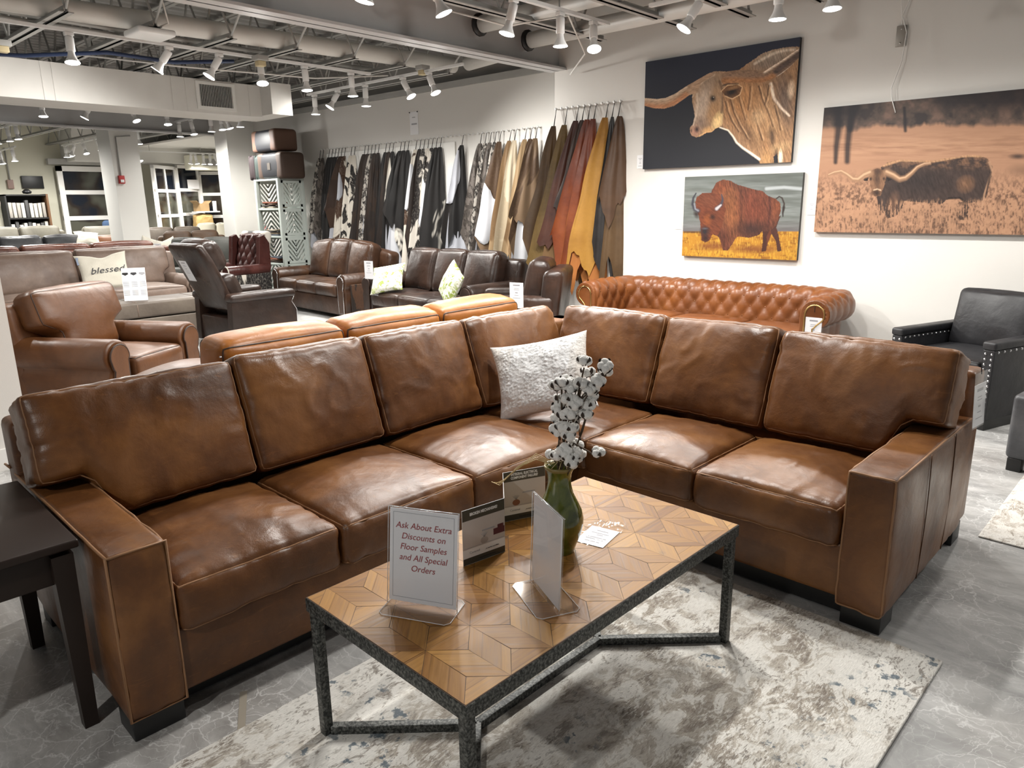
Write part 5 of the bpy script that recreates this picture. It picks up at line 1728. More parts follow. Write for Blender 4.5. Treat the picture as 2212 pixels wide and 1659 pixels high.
for si, (lab, bl) in enumerate(stems):
    t = thing('cotton_stem', lab, 'cotton stem', tuple(VB), 0, 'cotton stems in the green vase')
    st = MB()
    root = vo(.003 * (si - 4), .20, .003 * (si % 3 - 1))
    bl = [(b[0] + .010, U(b[1]), b[2]) for b in bl]
    topb = vo(bl[0][0], bl[0][1] - .02, bl[0][2])
    mid = root.lerp(topb, .45) + vo(-.012 + .004 * si, 0, 0) * .6
    if si == 7:
        mid = vo(.04, .36, .03)
    path = [root, root.lerp(mid, .5) + Vector((0, 0, .012)), mid, mid.lerp(topb, .55) + vo(.004, .0, 0), topb]
    st.tube(path, .0028, 6)
    for b in bl[1:]:
        p = vo(b[0], b[1] - .012, b[2])
        st.tube([path[2].lerp(path[4], .45) if b[1] > .36 else path[2], p], .0016, 5)
    st.build('stem', stemm, t)
    for bi, b in enumerate(bl):
        mc, mh = MB(), MB()
        boll(mc, mh, vo(b[0], b[1], b[2]), .0205 if si != 7 else .019, vo(b[0] * .4, .5, b[2] * 3 + (.5 if bi % 2 else -.1)), si * 17 + bi)
        o = mc.build('cotton_boll', cot, t)
        mh.build('husk', husk, o)
# price slip in plastic lying on the table
t = thing('paper_slip', 'white price slip in a crumpled clear sleeve lying on table beside the vase', 'paper', tw(.035, .235), GA + R(12))
MB().box(-.05, .05, -.075, .055, .001, .002).build('card', MT['paper'], t)
def slv(u, v):
    x, y = (u - .5) * .12, -.085 + v * .20
    return (x, y, .004 + .006 * abs(noise.noise(Vector((u * 4, v * 5, 1.)))) + (.018 * max(0, v - .75) / .25 * abs(noise.noise(Vector((u * 6, 2., 1.)))) if v > .75 else 0))
MB().grid(slv, 16, 24).build('sleeve', MT['acrylic'], t)
m = MB()
for i, (yy, ww) in enumerate(((.03, .04), (.012, .06), (.0, .03), (-.02, .07), (-.032, .06), (-.05, .05))):
    m.box(-ww / 2, ww / 2, yy - .002, yy + .002, .002, .0024)
m.build('printed_lines', MT['ink_grey'], t)

# ---------------------------------------------------------------- rugs, end table, pillows, tags of the seating group
def rug(name, label, u0, u1, v0, v1, mt, z=.012, rz=GA):
    c = gw((u0 + u1) / 2, (v0 + v1) / 2)
    o = MB().bbox(-(u1 - u0) / 2, (u1 - u0) / 2, -(v1 - v0) / 2, (v1 - v0) / 2, .0005, z, .004).build(name, mt)
    o.location = c; o.rotation_euler = (0, 0, rz)
    return tag(o, label, 'rug')
rug('area_rug', 'distressed cream and grey rug under the coffee table', -1.862, -.455, -1.0, 2.484, MT['rug'])
rug('area_rug', 'pale ornamental rug beyond the right arm of the sectional', -.60, 2.4, 3.62, 5.30, MT['rug2'], .008)
strip = MB().box(-.011, .011, -.16, .10, 0, .0012).build('floor_strip', plain('tape', (.35, .31, .25), .6))
strip.location = gw(-1.94, .78); strip.rotation_euler = (0, 0, R(60))
tag(strip, 'short pale tape strip on the dark floor before the left sofa seat', 'tape')
et = thing('end_table', 'dark wood end table with tapered legs at the left arm', 'table', gw(-2.52, .20), GA)
wd = MT['wood_dark']
MB().bbox(-.345, .325, -.325, .285, .575, .60, .006).build('table_top', wd, et)
MB().bbox(-.30, .29, -.29, .245, .47, .575, .004).build('apron', wd, et)
for sx in (-1, 1):
    for sy in (-1, 1):
        x, y = sx * .285 + .0, sy * .262 - .02
        v = [(x - .028, y - .028, .56), (x + .028, y - .028, .56), (x + .028, y + .028, .56), (x - .028, y + .028, .56)]
        w = [(x - .019 + sx * .006, y - .019, 0), (x + .019 + sx * .006, y - .019, 0), (x + .019 + sx * .006, y + .019, 0), (x - .019 + sx * .006, y + .019, 0)]
        MB().add(v + w, [(0, 1, 2, 3), (7, 6, 5, 4)] + [(i, i + 4, (i + 1) % 4 + 4, (i + 1) % 4) for i in range(4)], 0, False).build('leg', wd, et)
fur = NT('white_faux_fur')
co = fur.coords('Object')
fn_ = fur.noise(co, 34., 6, .7, 1.2)
bands = fur.noise(fur.coords('Object', (9, .6, 1.)), 1., 2)
colf = fur.mix(fur.ramp(bands, [(.50, 0.), (.62, .5)]), (.90, .90, .90), (.70, .62, .52))
fur.fin(fur.mix(fur.ramp(fn_, [(.30, .18), (.45, 0.)]), colf, (.60, .57, .53)), .95, 0., fur.bump(fn_, .6, .012), .05)
pillow('throw_pillow', 'white faux fur pillow in the corner of the brown sectional', gw(-2.27, 2.58, .485), (R(-24), R(-12), R(30)), .50, .39, .15, fur.mat, fur=.011, seed=4.)
p = (-.655 + .012, 3.44)
g_ = gw(p[0], p[1], .765)
price_tag(g_, GA + R(90 - 6), 'white price tag hanging at the right end of the brown sectional', .13, .20, tiltx=R(-4))
t = thing('tag_holder', 'small clear acrylic tag holder behind the left sectional cushion', 'tag', (-3.22, 1.51, .80), R(60))
MB().box(-.05, .05, -.002, .002, -.03, .07).build('sleeve', MT['acrylic'], t)
MB().lathe([(0, 0), (.006, .002), (.006, .006), (0, .008)], 8, M=T(.01, -.002, .03) @ RX(PI / 2)).build('rivet', MT['chrome'], t)

# ---------------------------------------------------------------- three animal canvases on the wall
def vnoise(x, y, seed=0.):
    ix, iy = np.floor(x), np.floor(y)
    fx, fy = x - ix, y - iy
    fx, fy = fx * fx * (3 - 2 * fx), fy * fy * (3 - 2 * fy)
    def h(a, b):
        return np.modf(np.abs(np.sin(a * 127.1 + b * 311.7 + seed * 74.7) * 43758.5453))[0]
    return (h(ix, iy) * (1 - fx) + h(ix + 1, iy) * fx) * (1 - fy) + (h(ix, iy + 1) * (1 - fx) + h(ix + 1, iy + 1) * fx) * fy
def fbm(x, y, seed=0., o=4):
    s, a, t = 0., .5, 0.
    for i in range(o):
        s = s + a * vnoise(x * 2 ** i, y * 2 ** i, seed + i * 3.1)
        t += a
        a *= .55
    return s / t
def lin(c):
    c = np.array(c, float) / 255
    return np.where(c <= .04045, c / 12.92, ((c + .055) / 1.055) ** 2.4)
class Art:
    def __init__(s, X, Y):
        s.X, s.Y = X, Y
        s.rgb = np.zeros(X.shape + (3,))
    def rot(s, ang, sx, sy):
        c, n = math.cos(R(ang)), math.sin(R(ang))
        return (s.X * c + s.Y * n) / sx, (-s.X * n + s.Y * c) / sy
    def poly(s, pts, jit=0., js=18., seed=0.):
        X, Y = s.X, s.Y
        if jit:
            X = X + (fbm(X / js, Y / js, seed + 1) - .5) * 2 * jit
            Y = Y + (fbm(s.X / js, Y / js, seed + 7) - .5) * 2 * jit
        ins = np.zeros(X.shape, bool)
        n = len(pts)
        for i in range(n):
            x0, y0 = pts[i - 1]
            x1, y1 = pts[i]
            if y0 == y1: continue
            c = ((y0 > Y) != (y1 > Y)) & (X < (x1 - x0) * (Y - y0) / (y1 - y0) + x0)
            ins ^= c
        return ins.astype(float)
    def line(s, pts, w0, w1=None):
        best = np.zeros(s.X.shape)
        w1 = w0 if w1 is None else w1
        for i in range(len(pts) - 1):
            a, b = np.array(pts[i], float), np.array(pts[i + 1], float)
            d = b - a
            t = np.clip(((s.X - a[0]) * d[0] + (s.Y - a[1]) * d[1]) / (d @ d), 0, 1)
            dist = np.hypot(s.X - a[0] - t * d[0], s.Y - a[1] - t * d[1])
            w = w0 + (w1 - w0) * (i + t) / (len(pts) - 1)
            best = np.maximum(best, np.clip(1.4 - dist / w, 0, 1))
        return best
    def blob(s, x, y, rx, ry, ang=0.):
        c, n = math.cos(R(ang)), math.sin(R(ang))
        u = ((s.X - x) * c + (s.Y - y) * n) / rx
        v = (-(s.X - x) * n + (s.Y - y) * c) / ry
        return np.clip(1.25 - np.hypot(u, v), 0, 1) ** .8
    def put(s, m, col, k=1.):
        m = (np.clip(m, 0, 1) * k)[..., None]
        col = lin(col) if not isinstance(col, np.ndarray) or col.ndim == 1 else col
        s.rgb = s.rgb * (1 - m) + col * m
    def mul(s, m, f):
        """lighten or darken by noise f where m"""
        s.rgb = s.rgb * (1 + (f - 1)[..., None] * np.clip(m, 0, 1)[..., None])
    def fur(s, ang, l, w, amp, seed):
        a, b = s.rot(ang, l, w)
        return 1 + (fbm(a, b, seed) - .5) * 2 * amp

def homog(c):
    A, b = [], []
    for (u, v), (x, y) in zip(((0, 0), (1, 0), (1, 1), (0, 1)), c):
        A += [[u, v, 1, 0, 0, 0, -u * x, -v * x], [0, 0, 0, u, v, 1, -u * y, -v * y]]
        b += [x, y]
    return np.append(np.linalg.solve(np.array(A, float), np.array(b, float)), 1).reshape(3, 3)
def art_mat():
    s = NT('printed_canvas')
    at = s.n('Attribute'); at.attribute_name = 'paint'
    return s.fin(at.outputs['Color'], .55, 0., s.bump(s.noise(s.coords('Object'), 420., 2), .10, .001), .3)
MT['art'] = art_mat()
def canvas(label, x0, x1, z0, z1, corners, painter, nx, nz, edge, gain=1., th=.04, Yw=6.5):
    t = thing('canvas_picture', label, 'picture', ((x0 + x1) / 2, Yw - .001, z0))
    H = homog(corners)
    u, v = np.meshgrid(np.linspace(0, 1, nx), np.linspace(0, 1, nz))
    w = H[2, 0] * u + H[2, 1] * v + H[2, 2]
    X = (H[0, 0] * u + H[0, 1] * v + H[0, 2]) / w
    Y = (H[1, 0] * u + H[1, 1] * v + H[1, 2]) / w
    a = Art(X, Y)
    painter(a)
    W = x1 - x0
    co = np.stack([(u - .5) * W, np.full(u.shape, -th), (1 - v) * (z1 - z0)], -1).reshape(-1, 3)
    i = np.arange(nx * nz).reshape(nz, nx)
    q = np.stack([i[1:, :-1], i[1:, 1:], i[:-1, 1:], i[:-1, :-1]], -1).reshape(-1, 4)
    me = bpy.data.meshes.new('printed_face')
    me.vertices.add(len(co)); me.vertices.foreach_set('co', co.ravel())
    me.loops.add(q.size); me.loops.foreach_set('vertex_index', q.ravel())
    me.polygons.add(len(q)); me.polygons.foreach_set('loop_start', np.arange(0, q.size, 4))
    me.update(calc_edges=True)
    me.materials.append(MT['art'])
    at = me.color_attributes.new('paint', 'FLOAT_COLOR', 'POINT')
    c4 = np.ones((len(co), 4)); c4[:, :3] = np.clip(a.rgb.reshape(-1, 3) * gain, 0, 1)
    at.data.foreach_set('color', c4.ravel())
    o = bpy.data.objects.new('printed_face', me); COL.objects.link(o); o.parent = t
    MB().box(-W / 2, W / 2, -th + .0006, 0, 0, z1 - z0).build('stretcher', plain('canvas_edge', edge, .6), t)
    return t

def paint_longhorn(a):
    a.rgb[:] = lin((28, 29, 34))
    a.put(np.clip(1 - (a.Y - 200) / 900, 0, 1), (42, 46, 60), .8)
    body = [(1210, 492), (1330, 405), (1480, 300), (1600, 262), (1750, 232), (1880, 224), (1930, 232), (1900, 700), (1860, 1000), (1840, 1400), (1825, 1640), (1665, 1640), (1650, 1500), (1605, 1545), (1615, 1650), (1450, 1650), (1425, 1560), (1340, 1500), (1240, 1430), (1160, 1360), (1120, 1290), (1060, 1230), (985, 1185), (900, 1150), (900, 900), (1000, 600)]
    B = a.poly(body, 8, 14)
    a.put(B, (138, 105, 76))
    n1, n2 = a.fur(72, 70, 9, .62, 3.), a.fur(95, 30, 6, .4, 8.)
    a.put(B * a.blob(1620, 330, 330, 140, -18), (150, 136, 120), .75)
    a.put(B * a.blob(1560, 420, 260, 80, -20), (92, 82, 76), .6)
    a.put(B * a.blob(1240, 900, 230, 330, 15), (158, 112, 70), .85)
    a.put(B * a.blob(1500, 1150, 220, 330, 8), (168, 130, 92), .8)
    a.put(B * a.blob(1740, 850, 120, 330, -6), (96, 80, 70), .9)
    a.put(B * a.blob(1290, 1250, 70, 260, -32), (96, 68, 46), .8)
    a.put(B * a.blob(1500, 1350, 60, 260, -12), (120, 84, 54), .6)
    a.put(B * a.blob(1590, 1300, 40, 130, -5), (60, 44, 34), .85)
    a.put(B * a.blob(1700, 1420, 140, 60, -18), (170, 138, 100), .7)
    a.put(B * a.blob(1690, 1550, 26, 90), (238, 222, 196), .9)
    a.put(B * a.blob(1640, 1560, 22, 110), (26, 26, 28), .95)
    a.put(B * a.blob(1520, 1580, 90, 130), (160, 122, 80), .8)
    a.put(B * a.blob(1815, 740, 42, 110, 8), (196, 172, 146), .8)
    a.put(B * a.line([(1575, 670), (1610, 840), (1700, 960), (1795, 1050)], 20, 13), (222, 200, 178), .8)
    for ln, w in (([(1030, 880), (1060, 1000), (1110, 1120), (1190, 1240)], 9), ([(1090, 860), (1130, 1010), (1200, 1160), (1300, 1330)], 8), ([(1190, 820), (1230, 980), (1270, 1100)], 8), ([(1330, 700), (1320, 850), (1300, 980)], 8), ([(1430, 700), (1470, 850), (1540, 1000), (1600, 1180)], 10), ([(1550, 690), (1530, 820), (1500, 920)], 9), ([(1370, 1020), (1420, 1180), (1470, 1340)], 10), ([(1620, 930), (1660, 1080), (1690, 1220)], 8)):
        a.put(B * a.line(ln, w), (70, 48, 34), .75)
        a.put(B * a.line([(x + 22, y) for x, y in ln], w), (186, 150, 112), .55)
    a.put(B * a.blob(1420, 1060, 90, 90), (186, 152, 114), .6)
    a.put(B * a.line([(1860, 260), (1740, 270), (1620, 300), (1500, 360), (1380, 430)], 16), (206, 190, 170), .55)
    a.mul(B, n1 * n2)
    a.put(a.line([(965, 1190), (1065, 1225), (1125, 1300), (1165, 1370), (1240, 1435), (1330, 1495), (1435, 1570)], 8, 16) * a.poly([(900, 1180), (1500, 1180), (1500, 1620), (1100, 1400)], 10, 9), (240, 226, 206), .85)
    head = [(635, 820), (650, 720), (720, 640), (810, 560), (900, 520), (1040, 520), (1060, 600), (1030, 690), (1000, 800), (1010, 960), (1000, 1150), (960, 1188), (920, 1200), (870, 1245), (800, 1255), (745, 1295), (690, 1308), (630, 1290), (608, 1250), (610, 1190), (640, 1155), (665, 1060), (655, 970), (635, 890)]
    Hd = a.poly(head, 5, 12)
    a.put(Hd, (146, 116, 88))
    a.put(Hd * a.blob(760, 880, 90, 330, 14), (168, 150, 134), .8)
    a.put(Hd * a.blob(860, 620, 190, 110, -20), (128, 108, 90), .7)
    a.put(Hd * a.blob(910, 1000, 90, 150, 10), (150, 112, 74), .7)
    a.put(Hd * a.blob(940, 1120, 60, 120, 20), (218, 186, 130), .95)
    a.put(Hd * a.blob(735, 1140, 90, 80), (112, 92, 80), .8)
    a.put(Hd * a.blob(670, 1235, 60, 70), (150, 108, 92), .85)
    a.put(Hd * a.blob(690, 1215, 28, 40), (38, 30, 30), .95)
    a.put(Hd * a.blob(625, 1230, 10, 30), (50, 38, 36), .8)
    a.put(Hd * a.blob(830, 1220, 70, 40, -15), (196, 150, 96), .7)
    a.put(Hd * a.blob(880, 845, 48, 52), (120, 98, 78), .8)
    a.put(a.blob(880, 845, 33, 36), (22, 18, 18))
    a.put(a.blob(890, 832, 6, 6), (190, 180, 170))
    a.put(Hd * a.line([(690, 790), (700, 900), (680, 1050), (645, 1160)], 14), (190, 172, 152), .5)
    a.put(Hd * a.line([(640, 820), (700, 700), (800, 610), (900, 560)], 12), (196, 172, 148), .5)
    a.put(Hd * a.line([(960, 640), (1000, 760), (1005, 900), (985, 1010)], 16), (84, 62, 46), .7)
    a.put(Hd * a.line([(720, 1290), (800, 1250), (870, 1240), (960, 1186)], 8), (206, 160, 110), .7)
    a.mul(Hd, a.fur(75, 36, 7, .45, 5.))
    lh = a.poly([(60, 838), (200, 850), (320, 838), (440, 782), (560, 700), (640, 655), (760, 585), (850, 535), (900, 560), (740, 660), (680, 780), (600, 805), (520, 862), (420, 932), (300, 967), (180, 962), (60, 930)])
    a.put(lh, (150, 122, 98))
    a.put(lh * a.line([(60, 925), (200, 950), (330, 940), (440, 890), (560, 800)], 34), (156, 104, 70), .8)
    a.put(lh * a.line([(60, 842), (200, 856), (320, 845), (440, 790), (560, 710)], 22), (186, 164, 140), .7)
    a.mul(lh, a.fur(-20, 40, 9, .5, 11.))
    rh = a.poly([(990, 545), (1060, 520), (1150, 506), (1300, 500), (1400, 505), (1470, 540), (1560, 478), (1700, 392), (1830, 300), (1935, 235), (1925, 345), (1800, 470), (1690, 558), (1580, 620), (1480, 652), (1350, 656), (1200, 650), (1090, 668), (1020, 700), (980, 640)])
    a.put(rh, (122, 96, 76))
    a.put(rh * a.line([(1010, 640), (1150, 630), (1350, 640), (1500, 630), (1600, 580)], 40), (150, 102, 64), .85)
    a.put(rh * a.line([(1500, 520), (1620, 440), (1760, 350), (1930, 235)], 24), (214, 192, 170), .9)
    a.put(rh * a.line([(1640, 520), (1760, 430), (1930, 300)], 40), (64, 54, 52), .85)
    a.put(rh * a.line([(1650, 590), (1800, 480), (1930, 360)], 10), (224, 206, 188), .8)
    a.mul(rh, a.fur(10, 26, 12, .6, 14.))
    E = a.poly([(985, 760), (1060, 692), (1180, 680), (1228, 712), (1200, 795), (1110, 845), (1030, 812)], 4, 10)
    a.put(np.clip(a.line([(985, 760), (1060, 690), (1180, 678), (1230, 712), (1202, 797), (1110, 847), (1030, 812)], 9), 0, 1), (206, 172, 132), .8)
    a.put(E, (120, 82, 52))
    a.put(a.blob(1105, 765, 115, 70, -22) * E, (30, 23, 20), 1.)
    a.put(a.blob(1120, 720, 80, 22, -15) * E, (160, 118, 78), .6)
    a.mul(E, a.fur(60, 30, 8, .4, 4.))
    a.put(a.line([(1000, 690), (1060, 670), (1180, 672)], 10), (44, 34, 28), .7)
def paint_bison(a):
    a.rgb[:] = lin((112, 117, 113))
    st = fbm(a.X / 420, a.Y / 42, 2.)
    a.put(np.clip((st - .42) * 3, 0, 1), (140, 146, 144), .7)
    a.put(np.clip((.42 - st) * 4, 0, 1), (84, 88, 84), .6)
    a.put(np.clip(1 - (a.Y - 200) / 250, 0, 1), (86, 92, 86), .6)
    a.put(a.line([(1400, 440), (1650, 420), (1920, 445)], 24), (196, 202, 204), .7)
    a.put(np.clip((a.Y - 850) / 180, 0, 1), (104, 92, 96), .55)
    hor = np.clip((a.Y - (1035 - 0.0 * a.X)) / 12, 0, 1)
    g1, g2 = fbm(a.X / 90, a.Y / 30, 5.), fbm(a.X / 14, a.Y / 44, 9.)
    a.put(hor, (176, 124, 42))
    a.put(hor * np.clip((g1 - .5) * 5, 0, 1), (128, 80, 28), .8)
    a.put(hor * np.clip((g2 - .52) * 6, 0, 1), (206, 162, 66), .7)
    a.put(hor * np.clip((a.Y - 1280) / 80, 0, 1) * np.clip((g2 - .42) * 4, 0, 1), (196, 150, 50), .8)
    a.put(a.line([(250, 1050), (480, 1050)], 14), (70, 48, 34), .8)
    a.put(hor * np.maximum(a.blob(640, 1250, 240, 60), a.blob(1250, 1290, 360, 60)), (112, 58, 34), .75)
    for pts, c in (([(1340, 900), (1460, 1000), (1420, 1200), (1390, 1320), (1330, 1325), (1350, 1180)], (66, 36, 28)), ([(1420, 880), (1600, 820), (1540, 980), (1575, 1120), (1610, 1310), (1555, 1325), (1530, 1170), (1460, 1060)], (72, 42, 34)), ([(1450, 1000), (1470, 1080), (1410, 1230), (1400, 1120)], (96, 52, 34))):
        m = a.poly(pts, 5, 14)
        a.put(m, c)
        a.mul(m, a.fur(85, 60, 12, .4, 3.))
    B = a.poly([(610, 560), (630, 470), (700, 350), (790, 312), (900, 330), (1000, 385), (1200, 445), (1350, 475), (1420, 540), (1530, 580), (1600, 650), (1600, 760), (1560, 880), (1530, 960), (1450, 1040), (1330, 1040), (1300, 1090), (1150, 1130), (1000, 1110), (960, 1150), (900, 1250), (860, 1310), (790, 1310), (760, 1200), (720, 1110), (640, 1080), (600, 900)], 7, 16)
    a.put(B, (100, 58, 42))
    a.put(B * a.blob(900, 720, 170, 460, -8), (130, 80, 48), .8)
    a.put(B * a.blob(1230, 700, 240, 330, -5), (112, 56, 38), .7)
    a.put(B * a.blob(1540, 700, 70, 180), (122, 68, 44), .8)
    a.put(B * a.blob(1200, 1010, 260, 130), (54, 34, 30), .9)
    a.put(B * a.blob(800, 1150, 120, 190), (82, 44, 32), .85)
    a.put(B * a.line([(1440, 560), (1450, 760), (1420, 960)], 22), (70, 36, 30), .7)
    a.put(B * a.line([(1040, 470), (1050, 800), (1010, 1050)], 18), (70, 36, 28), .6)
    a.put(B * a.blob(760, 420, 170, 90, -30), (128, 66, 40), .6)
    a.put(B * a.blob(980, 400, 180, 60, 25), (78, 42, 30), .5)
    a.mul(B, a.fur(82, 70, 11, .7, 6.) * a.fur(70, 36, 7, .45, 2.))
    Hd = a.poly([(400, 640), (420, 560), (500, 500), (620, 495), (740, 520), (800, 600), (830, 720), (800, 850), (780, 960), (720, 1090), (640, 1080), (600, 1170), (540, 1195), (490, 1170), (480, 1050), (465, 900), (440, 800), (410, 720)], 9, 16)
    a.put(Hd, (104, 54, 34))
    a.put(Hd * a.blob(590, 600, 190, 110), (112, 64, 44), .7)
    a.put(Hd * a.blob(570, 880, 60, 90), (140, 78, 40), .7)
    a.put(Hd * a.blob(700, 900, 80, 200, 10), (96, 52, 34), .6)
    a.put(Hd * a.blob(640, 840, 40, 40), (38, 26, 24), .8)
    a.mul(Hd, a.fur(35, 60, 14, .55, 9.))
    a.put(a.blob(535, 1040, 70, 80), (34, 34, 38), .95)
    a.put(a.blob(535, 1000, 44, 14), (92, 96, 104), .6)
    a.put(a.blob(540, 1140, 60, 50), (32, 26, 28), .9)
    a.put(a.blob(415, 800, 38, 60, -20), (44, 28, 26), .9)
    a.put(a.line([(410, 505), (372, 570), (362, 660), (392, 730), (440, 750)], 10, 30), (58, 58, 66))
    a.put(a.line([(385, 650), (400, 725), (440, 748)], 9, 14), (150, 150, 158), .7)
    a.put(a.line([(770, 520), (785, 600), (760, 670), (700, 720)], 9, 30), (66, 62, 70))
    a.put(a.line([(760, 670), (700, 722)], 12, 22), (206, 196, 196), .85)
    a.put(a.line([(1540, 580), (1580, 550), (1620, 570), (1650, 650), (1640, 740)], 9, 13), (52, 40, 34))
    a.put(a.line([(1645, 700), (1630, 780), (1632, 830)], 20, 8), (46, 36, 34))
def paint_field(a):
    t = np.clip((a.Y - 120) / 1400, 0, 1)
    a.rgb[:] = lin((166, 126, 100))
    s1 = fbm(a.X / 260, a.Y / 26, 3.)
    far = np.clip(1 - np.abs(a.Y - 640) / 220, 0, 1)
    a.put(far * np.clip((s1 - .45) * 4, 0, 1), (186, 146, 116), .6)
    a.put(far * np.clip((.47 - s1) * 5, 0, 1), (138, 102, 80), .6)
    treeline = 440 + 60 * (fbm(a.X / 160, a.Y * 0 + 1, 4.) - .5) * 2 - (a.X - 900) * .03
    T_ = np.clip((treeline - a.Y) / 40 + .5, 0, 1)
    a.put(T_, (78, 66, 60))
    tn = fbm(a.X / 120, a.Y / 110, 8.)
    a.put(T_ * np.clip((tn - .5) * 4, 0, 1), (118, 94, 82), .75)
    a.put(T_ * np.clip((.46 - tn) * 5, 0, 1), (44, 40, 42), .8)
    a.put(T_ * np.clip((a.X - 1150) / 200, 0, 1) * np.clip((330 - a.Y) / 140, 0, 1), (40, 37, 40), .85)
    a.put(T_ * np.clip((620 - a.X) / 120, 0, 1) * np.clip((420 - a.Y) / 120, 0, 1), (36, 34, 38), .85)
    for tr, w in (([(330, 200), (330, 480), (310, 640), (302, 800)], (46, 22)), ([(470, 220), (440, 480), (425, 640), (420, 790)], (40, 30)), ([(520, 230), (480, 330), (450, 470)], (46, 30)), ([(1000, 250), (1010, 480)], (16, 18))):
        a.put(a.line(tr, *w), (34, 32, 36), .9)
    near = np.clip((a.Y - 860) / 250, 0, 1)
    g = fbm(a.X / 17, a.Y / 26, 12.) * .6 + fbm(a.X / 70, a.Y / 60, 15.) * .4
    a.put(near * np.clip((.55 - g) * 6, 0, 1), (78, 58, 47), .8)
    a.put(near * np.clip((g - .50) * 7, 0, 1), (178, 138, 108), .75)
    a.put(np.clip((a.Y - 1150) / 250, 0, 1) * np.clip((.55 - fbm(a.X / 200, a.Y / 120, 21.)) * 4, 0, 1), (76, 58, 48), .5)
    a.put(a.blob(2150, 740, 90, 28), (48, 42, 42), .85)
    a.put(a.blob(2180, 880, 140, 60), (110, 84, 68), .5)
    B = a.poly([(760, 850), (830, 800), (960, 772), (1100, 778), (1300, 782), (1480, 750), (1620, 726), (1760, 728), (1850, 770), (1890, 840), (1880, 960), (1830, 1110), (1800, 1180), (1640, 1220), (1600, 1190), (1540, 1150), (1440, 1170), (1380, 1220), (1000, 1190), (960, 1290), (900, 1350), (830, 1360), (760, 1290), (720, 1180), (730, 1080), (780, 980)], 10, 20)
    a.put(B, (62, 50, 46))
    a.put(B * np.clip(1 - (a.Y - 740) / 150, 0, 1) * np.clip((fbm(a.X / 60, a.Y / 30, 6.) - .40) * 4, 0, 1), (146, 108, 82), .85)
    a.put(B * a.line([(790, 830), (960, 778), (1300, 788), (1620, 732), (1780, 736)], 14), (196, 152, 114), .7)
    a.put(B * a.blob(1620, 1020, 90, 80, -30), (128, 94, 70), .7)
    a.put(B * a.blob(880, 1230, 60, 130, 15), (106, 78, 62), .6)
    a.put(B * a.blob(1150, 1000, 300, 120), (40, 34, 34), .7)
    a.mul(B, a.fur(70, 50, 14, .55, 5.))
    a.put(a.line([(1450, 1165), (1560, 1160), (1620, 1210), (1640, 1260)], 12), (30, 26, 26), .9)
    a.put(a.poly([(1540, 1200), (1640, 1200), (1640, 1380), (1550, 1380)], 12, 12), (54, 42, 38), .9)
    a.put(a.line([(1860, 800), (1888, 880), (1850, 1000), (1810, 1120), (1790, 1240)], 14, 8), (176, 138, 110), .8)
    a.put(a.line([(1872, 900), (1845, 1040), (1820, 1160)], 14, 6), (40, 32, 32), .8)
    gr = np.clip((a.Y - 1130) / 60, 0, 1) * np.clip((fbm(a.X / 11, a.Y / 60, 31.) - .47) * 7, 0, 1) * np.clip((a.Y - 1120 - 90 * fbm(a.X / 50, a.Y * 0, 2.)) / 60, 0, 1)
    a.put(gr, (170, 130, 102), .85)
    Hd = a.poly([(640, 940), (670, 880), (730, 860), (790, 880), (815, 940), (800, 1030), (770, 1100), (760, 1140), (700, 1145), (672, 1110), (655, 1030)], 5, 12)
    a.put(Hd, (126, 94, 72))
    a.put(Hd * a.blob(725, 960, 34, 110), (58, 44, 38), .75)
    a.put(Hd * a.blob(720, 1110, 46, 40), (44, 34, 32), .9)
    a.put(a.line([(690, 1080), (725, 1070), (760, 1082)], 7), (206, 176, 146), .8)
    a.put(np.maximum(a.blob(660, 968, 14, 18), a.blob(792, 965, 14, 18)), (24, 20, 22), .9)
    for e in ([(640, 945), (590, 960), (585, 985), (630, 990)], [(815, 940), (860, 945), (872, 975), (830, 992)]):
        m = a.poly(e, 3, 8)
        a.put(m, (34, 28, 28))
    a.mul(Hd, a.fur(80, 30, 8, .4, 4.))
    a.put(a.blob(735, 890, 60, 36), (60, 44, 38), .7)
    for hn in ([(232, 930), (290, 905), (360, 892), (420, 925), (480, 972), (530, 975), (590, 930), (650, 905)], [(1262, 812), (1200, 818), (1130, 850), (1070, 910), (1010, 958), (950, 970), (890, 930), (820, 900)]):
        a.put(a.line(hn, 10, 36), (150, 116, 90))
        a.put(a.line([(x, y - 8) for x, y in hn], 5, 12), (206, 170, 136), .75)
canvas('large canvas of a longhorn head on a black background', -4.09, -2.60, 1.81, 2.805, [(79, 408), (1926, 109), (1814, 1604), (44, 1691)], paint_longhorn, 380, 256, (.014, .015, .019), 1.35)
canvas('small painting of a brown bison standing in yellow grass', -3.615, -2.485, .975, 1.72, [(256, 276), (1920, 210), (1822, 1448), (210, 1383)], paint_bison, 300, 200, (.045, .045, .04), .85)
canvas('wide sepia canvas of a longhorn lying in tall grass at right', -2.355, -.80, 1.222, 2.228, [(188, 248), (2532, 24), (2296, 1536), (82, 1505)], paint_field, 460, 300, (.06, .045, .035), 1.0)
for x, z, w, h, lab in ((-4.145, 1.885, .075, .13, 'white price card left of the black longhorn canvas'), (-3.69, 1.29, .085, .12, 'white price card left of the bison painting'), (-2.405, 1.425, .07, .12, 'white price card left of the sepia longhorn canvas')):
    t = thing('price_card', lab, 'card', (x, 6.499, z))
    MB().box(-w / 2, w / 2, -.004, 0, -h / 2, h / 2).build('card', MT['paper'], t)
    m = MB()
    for zz, ww in ((.032, .55), (.02, .3), (-.002, .22), (-.015, .3), (-.04, .6)):
        m.box(-w * ww / 2, w * ww / 2, -.0048, -.004, zz - .002, zz + .002)
    m.build('printed_lines', MT['ink_grey'], t)
t = thing('wall_box', 'grey metal outlet box high on wall above the sepia canvas', 'outlet box', (-1.83, 6.499, 2.70))
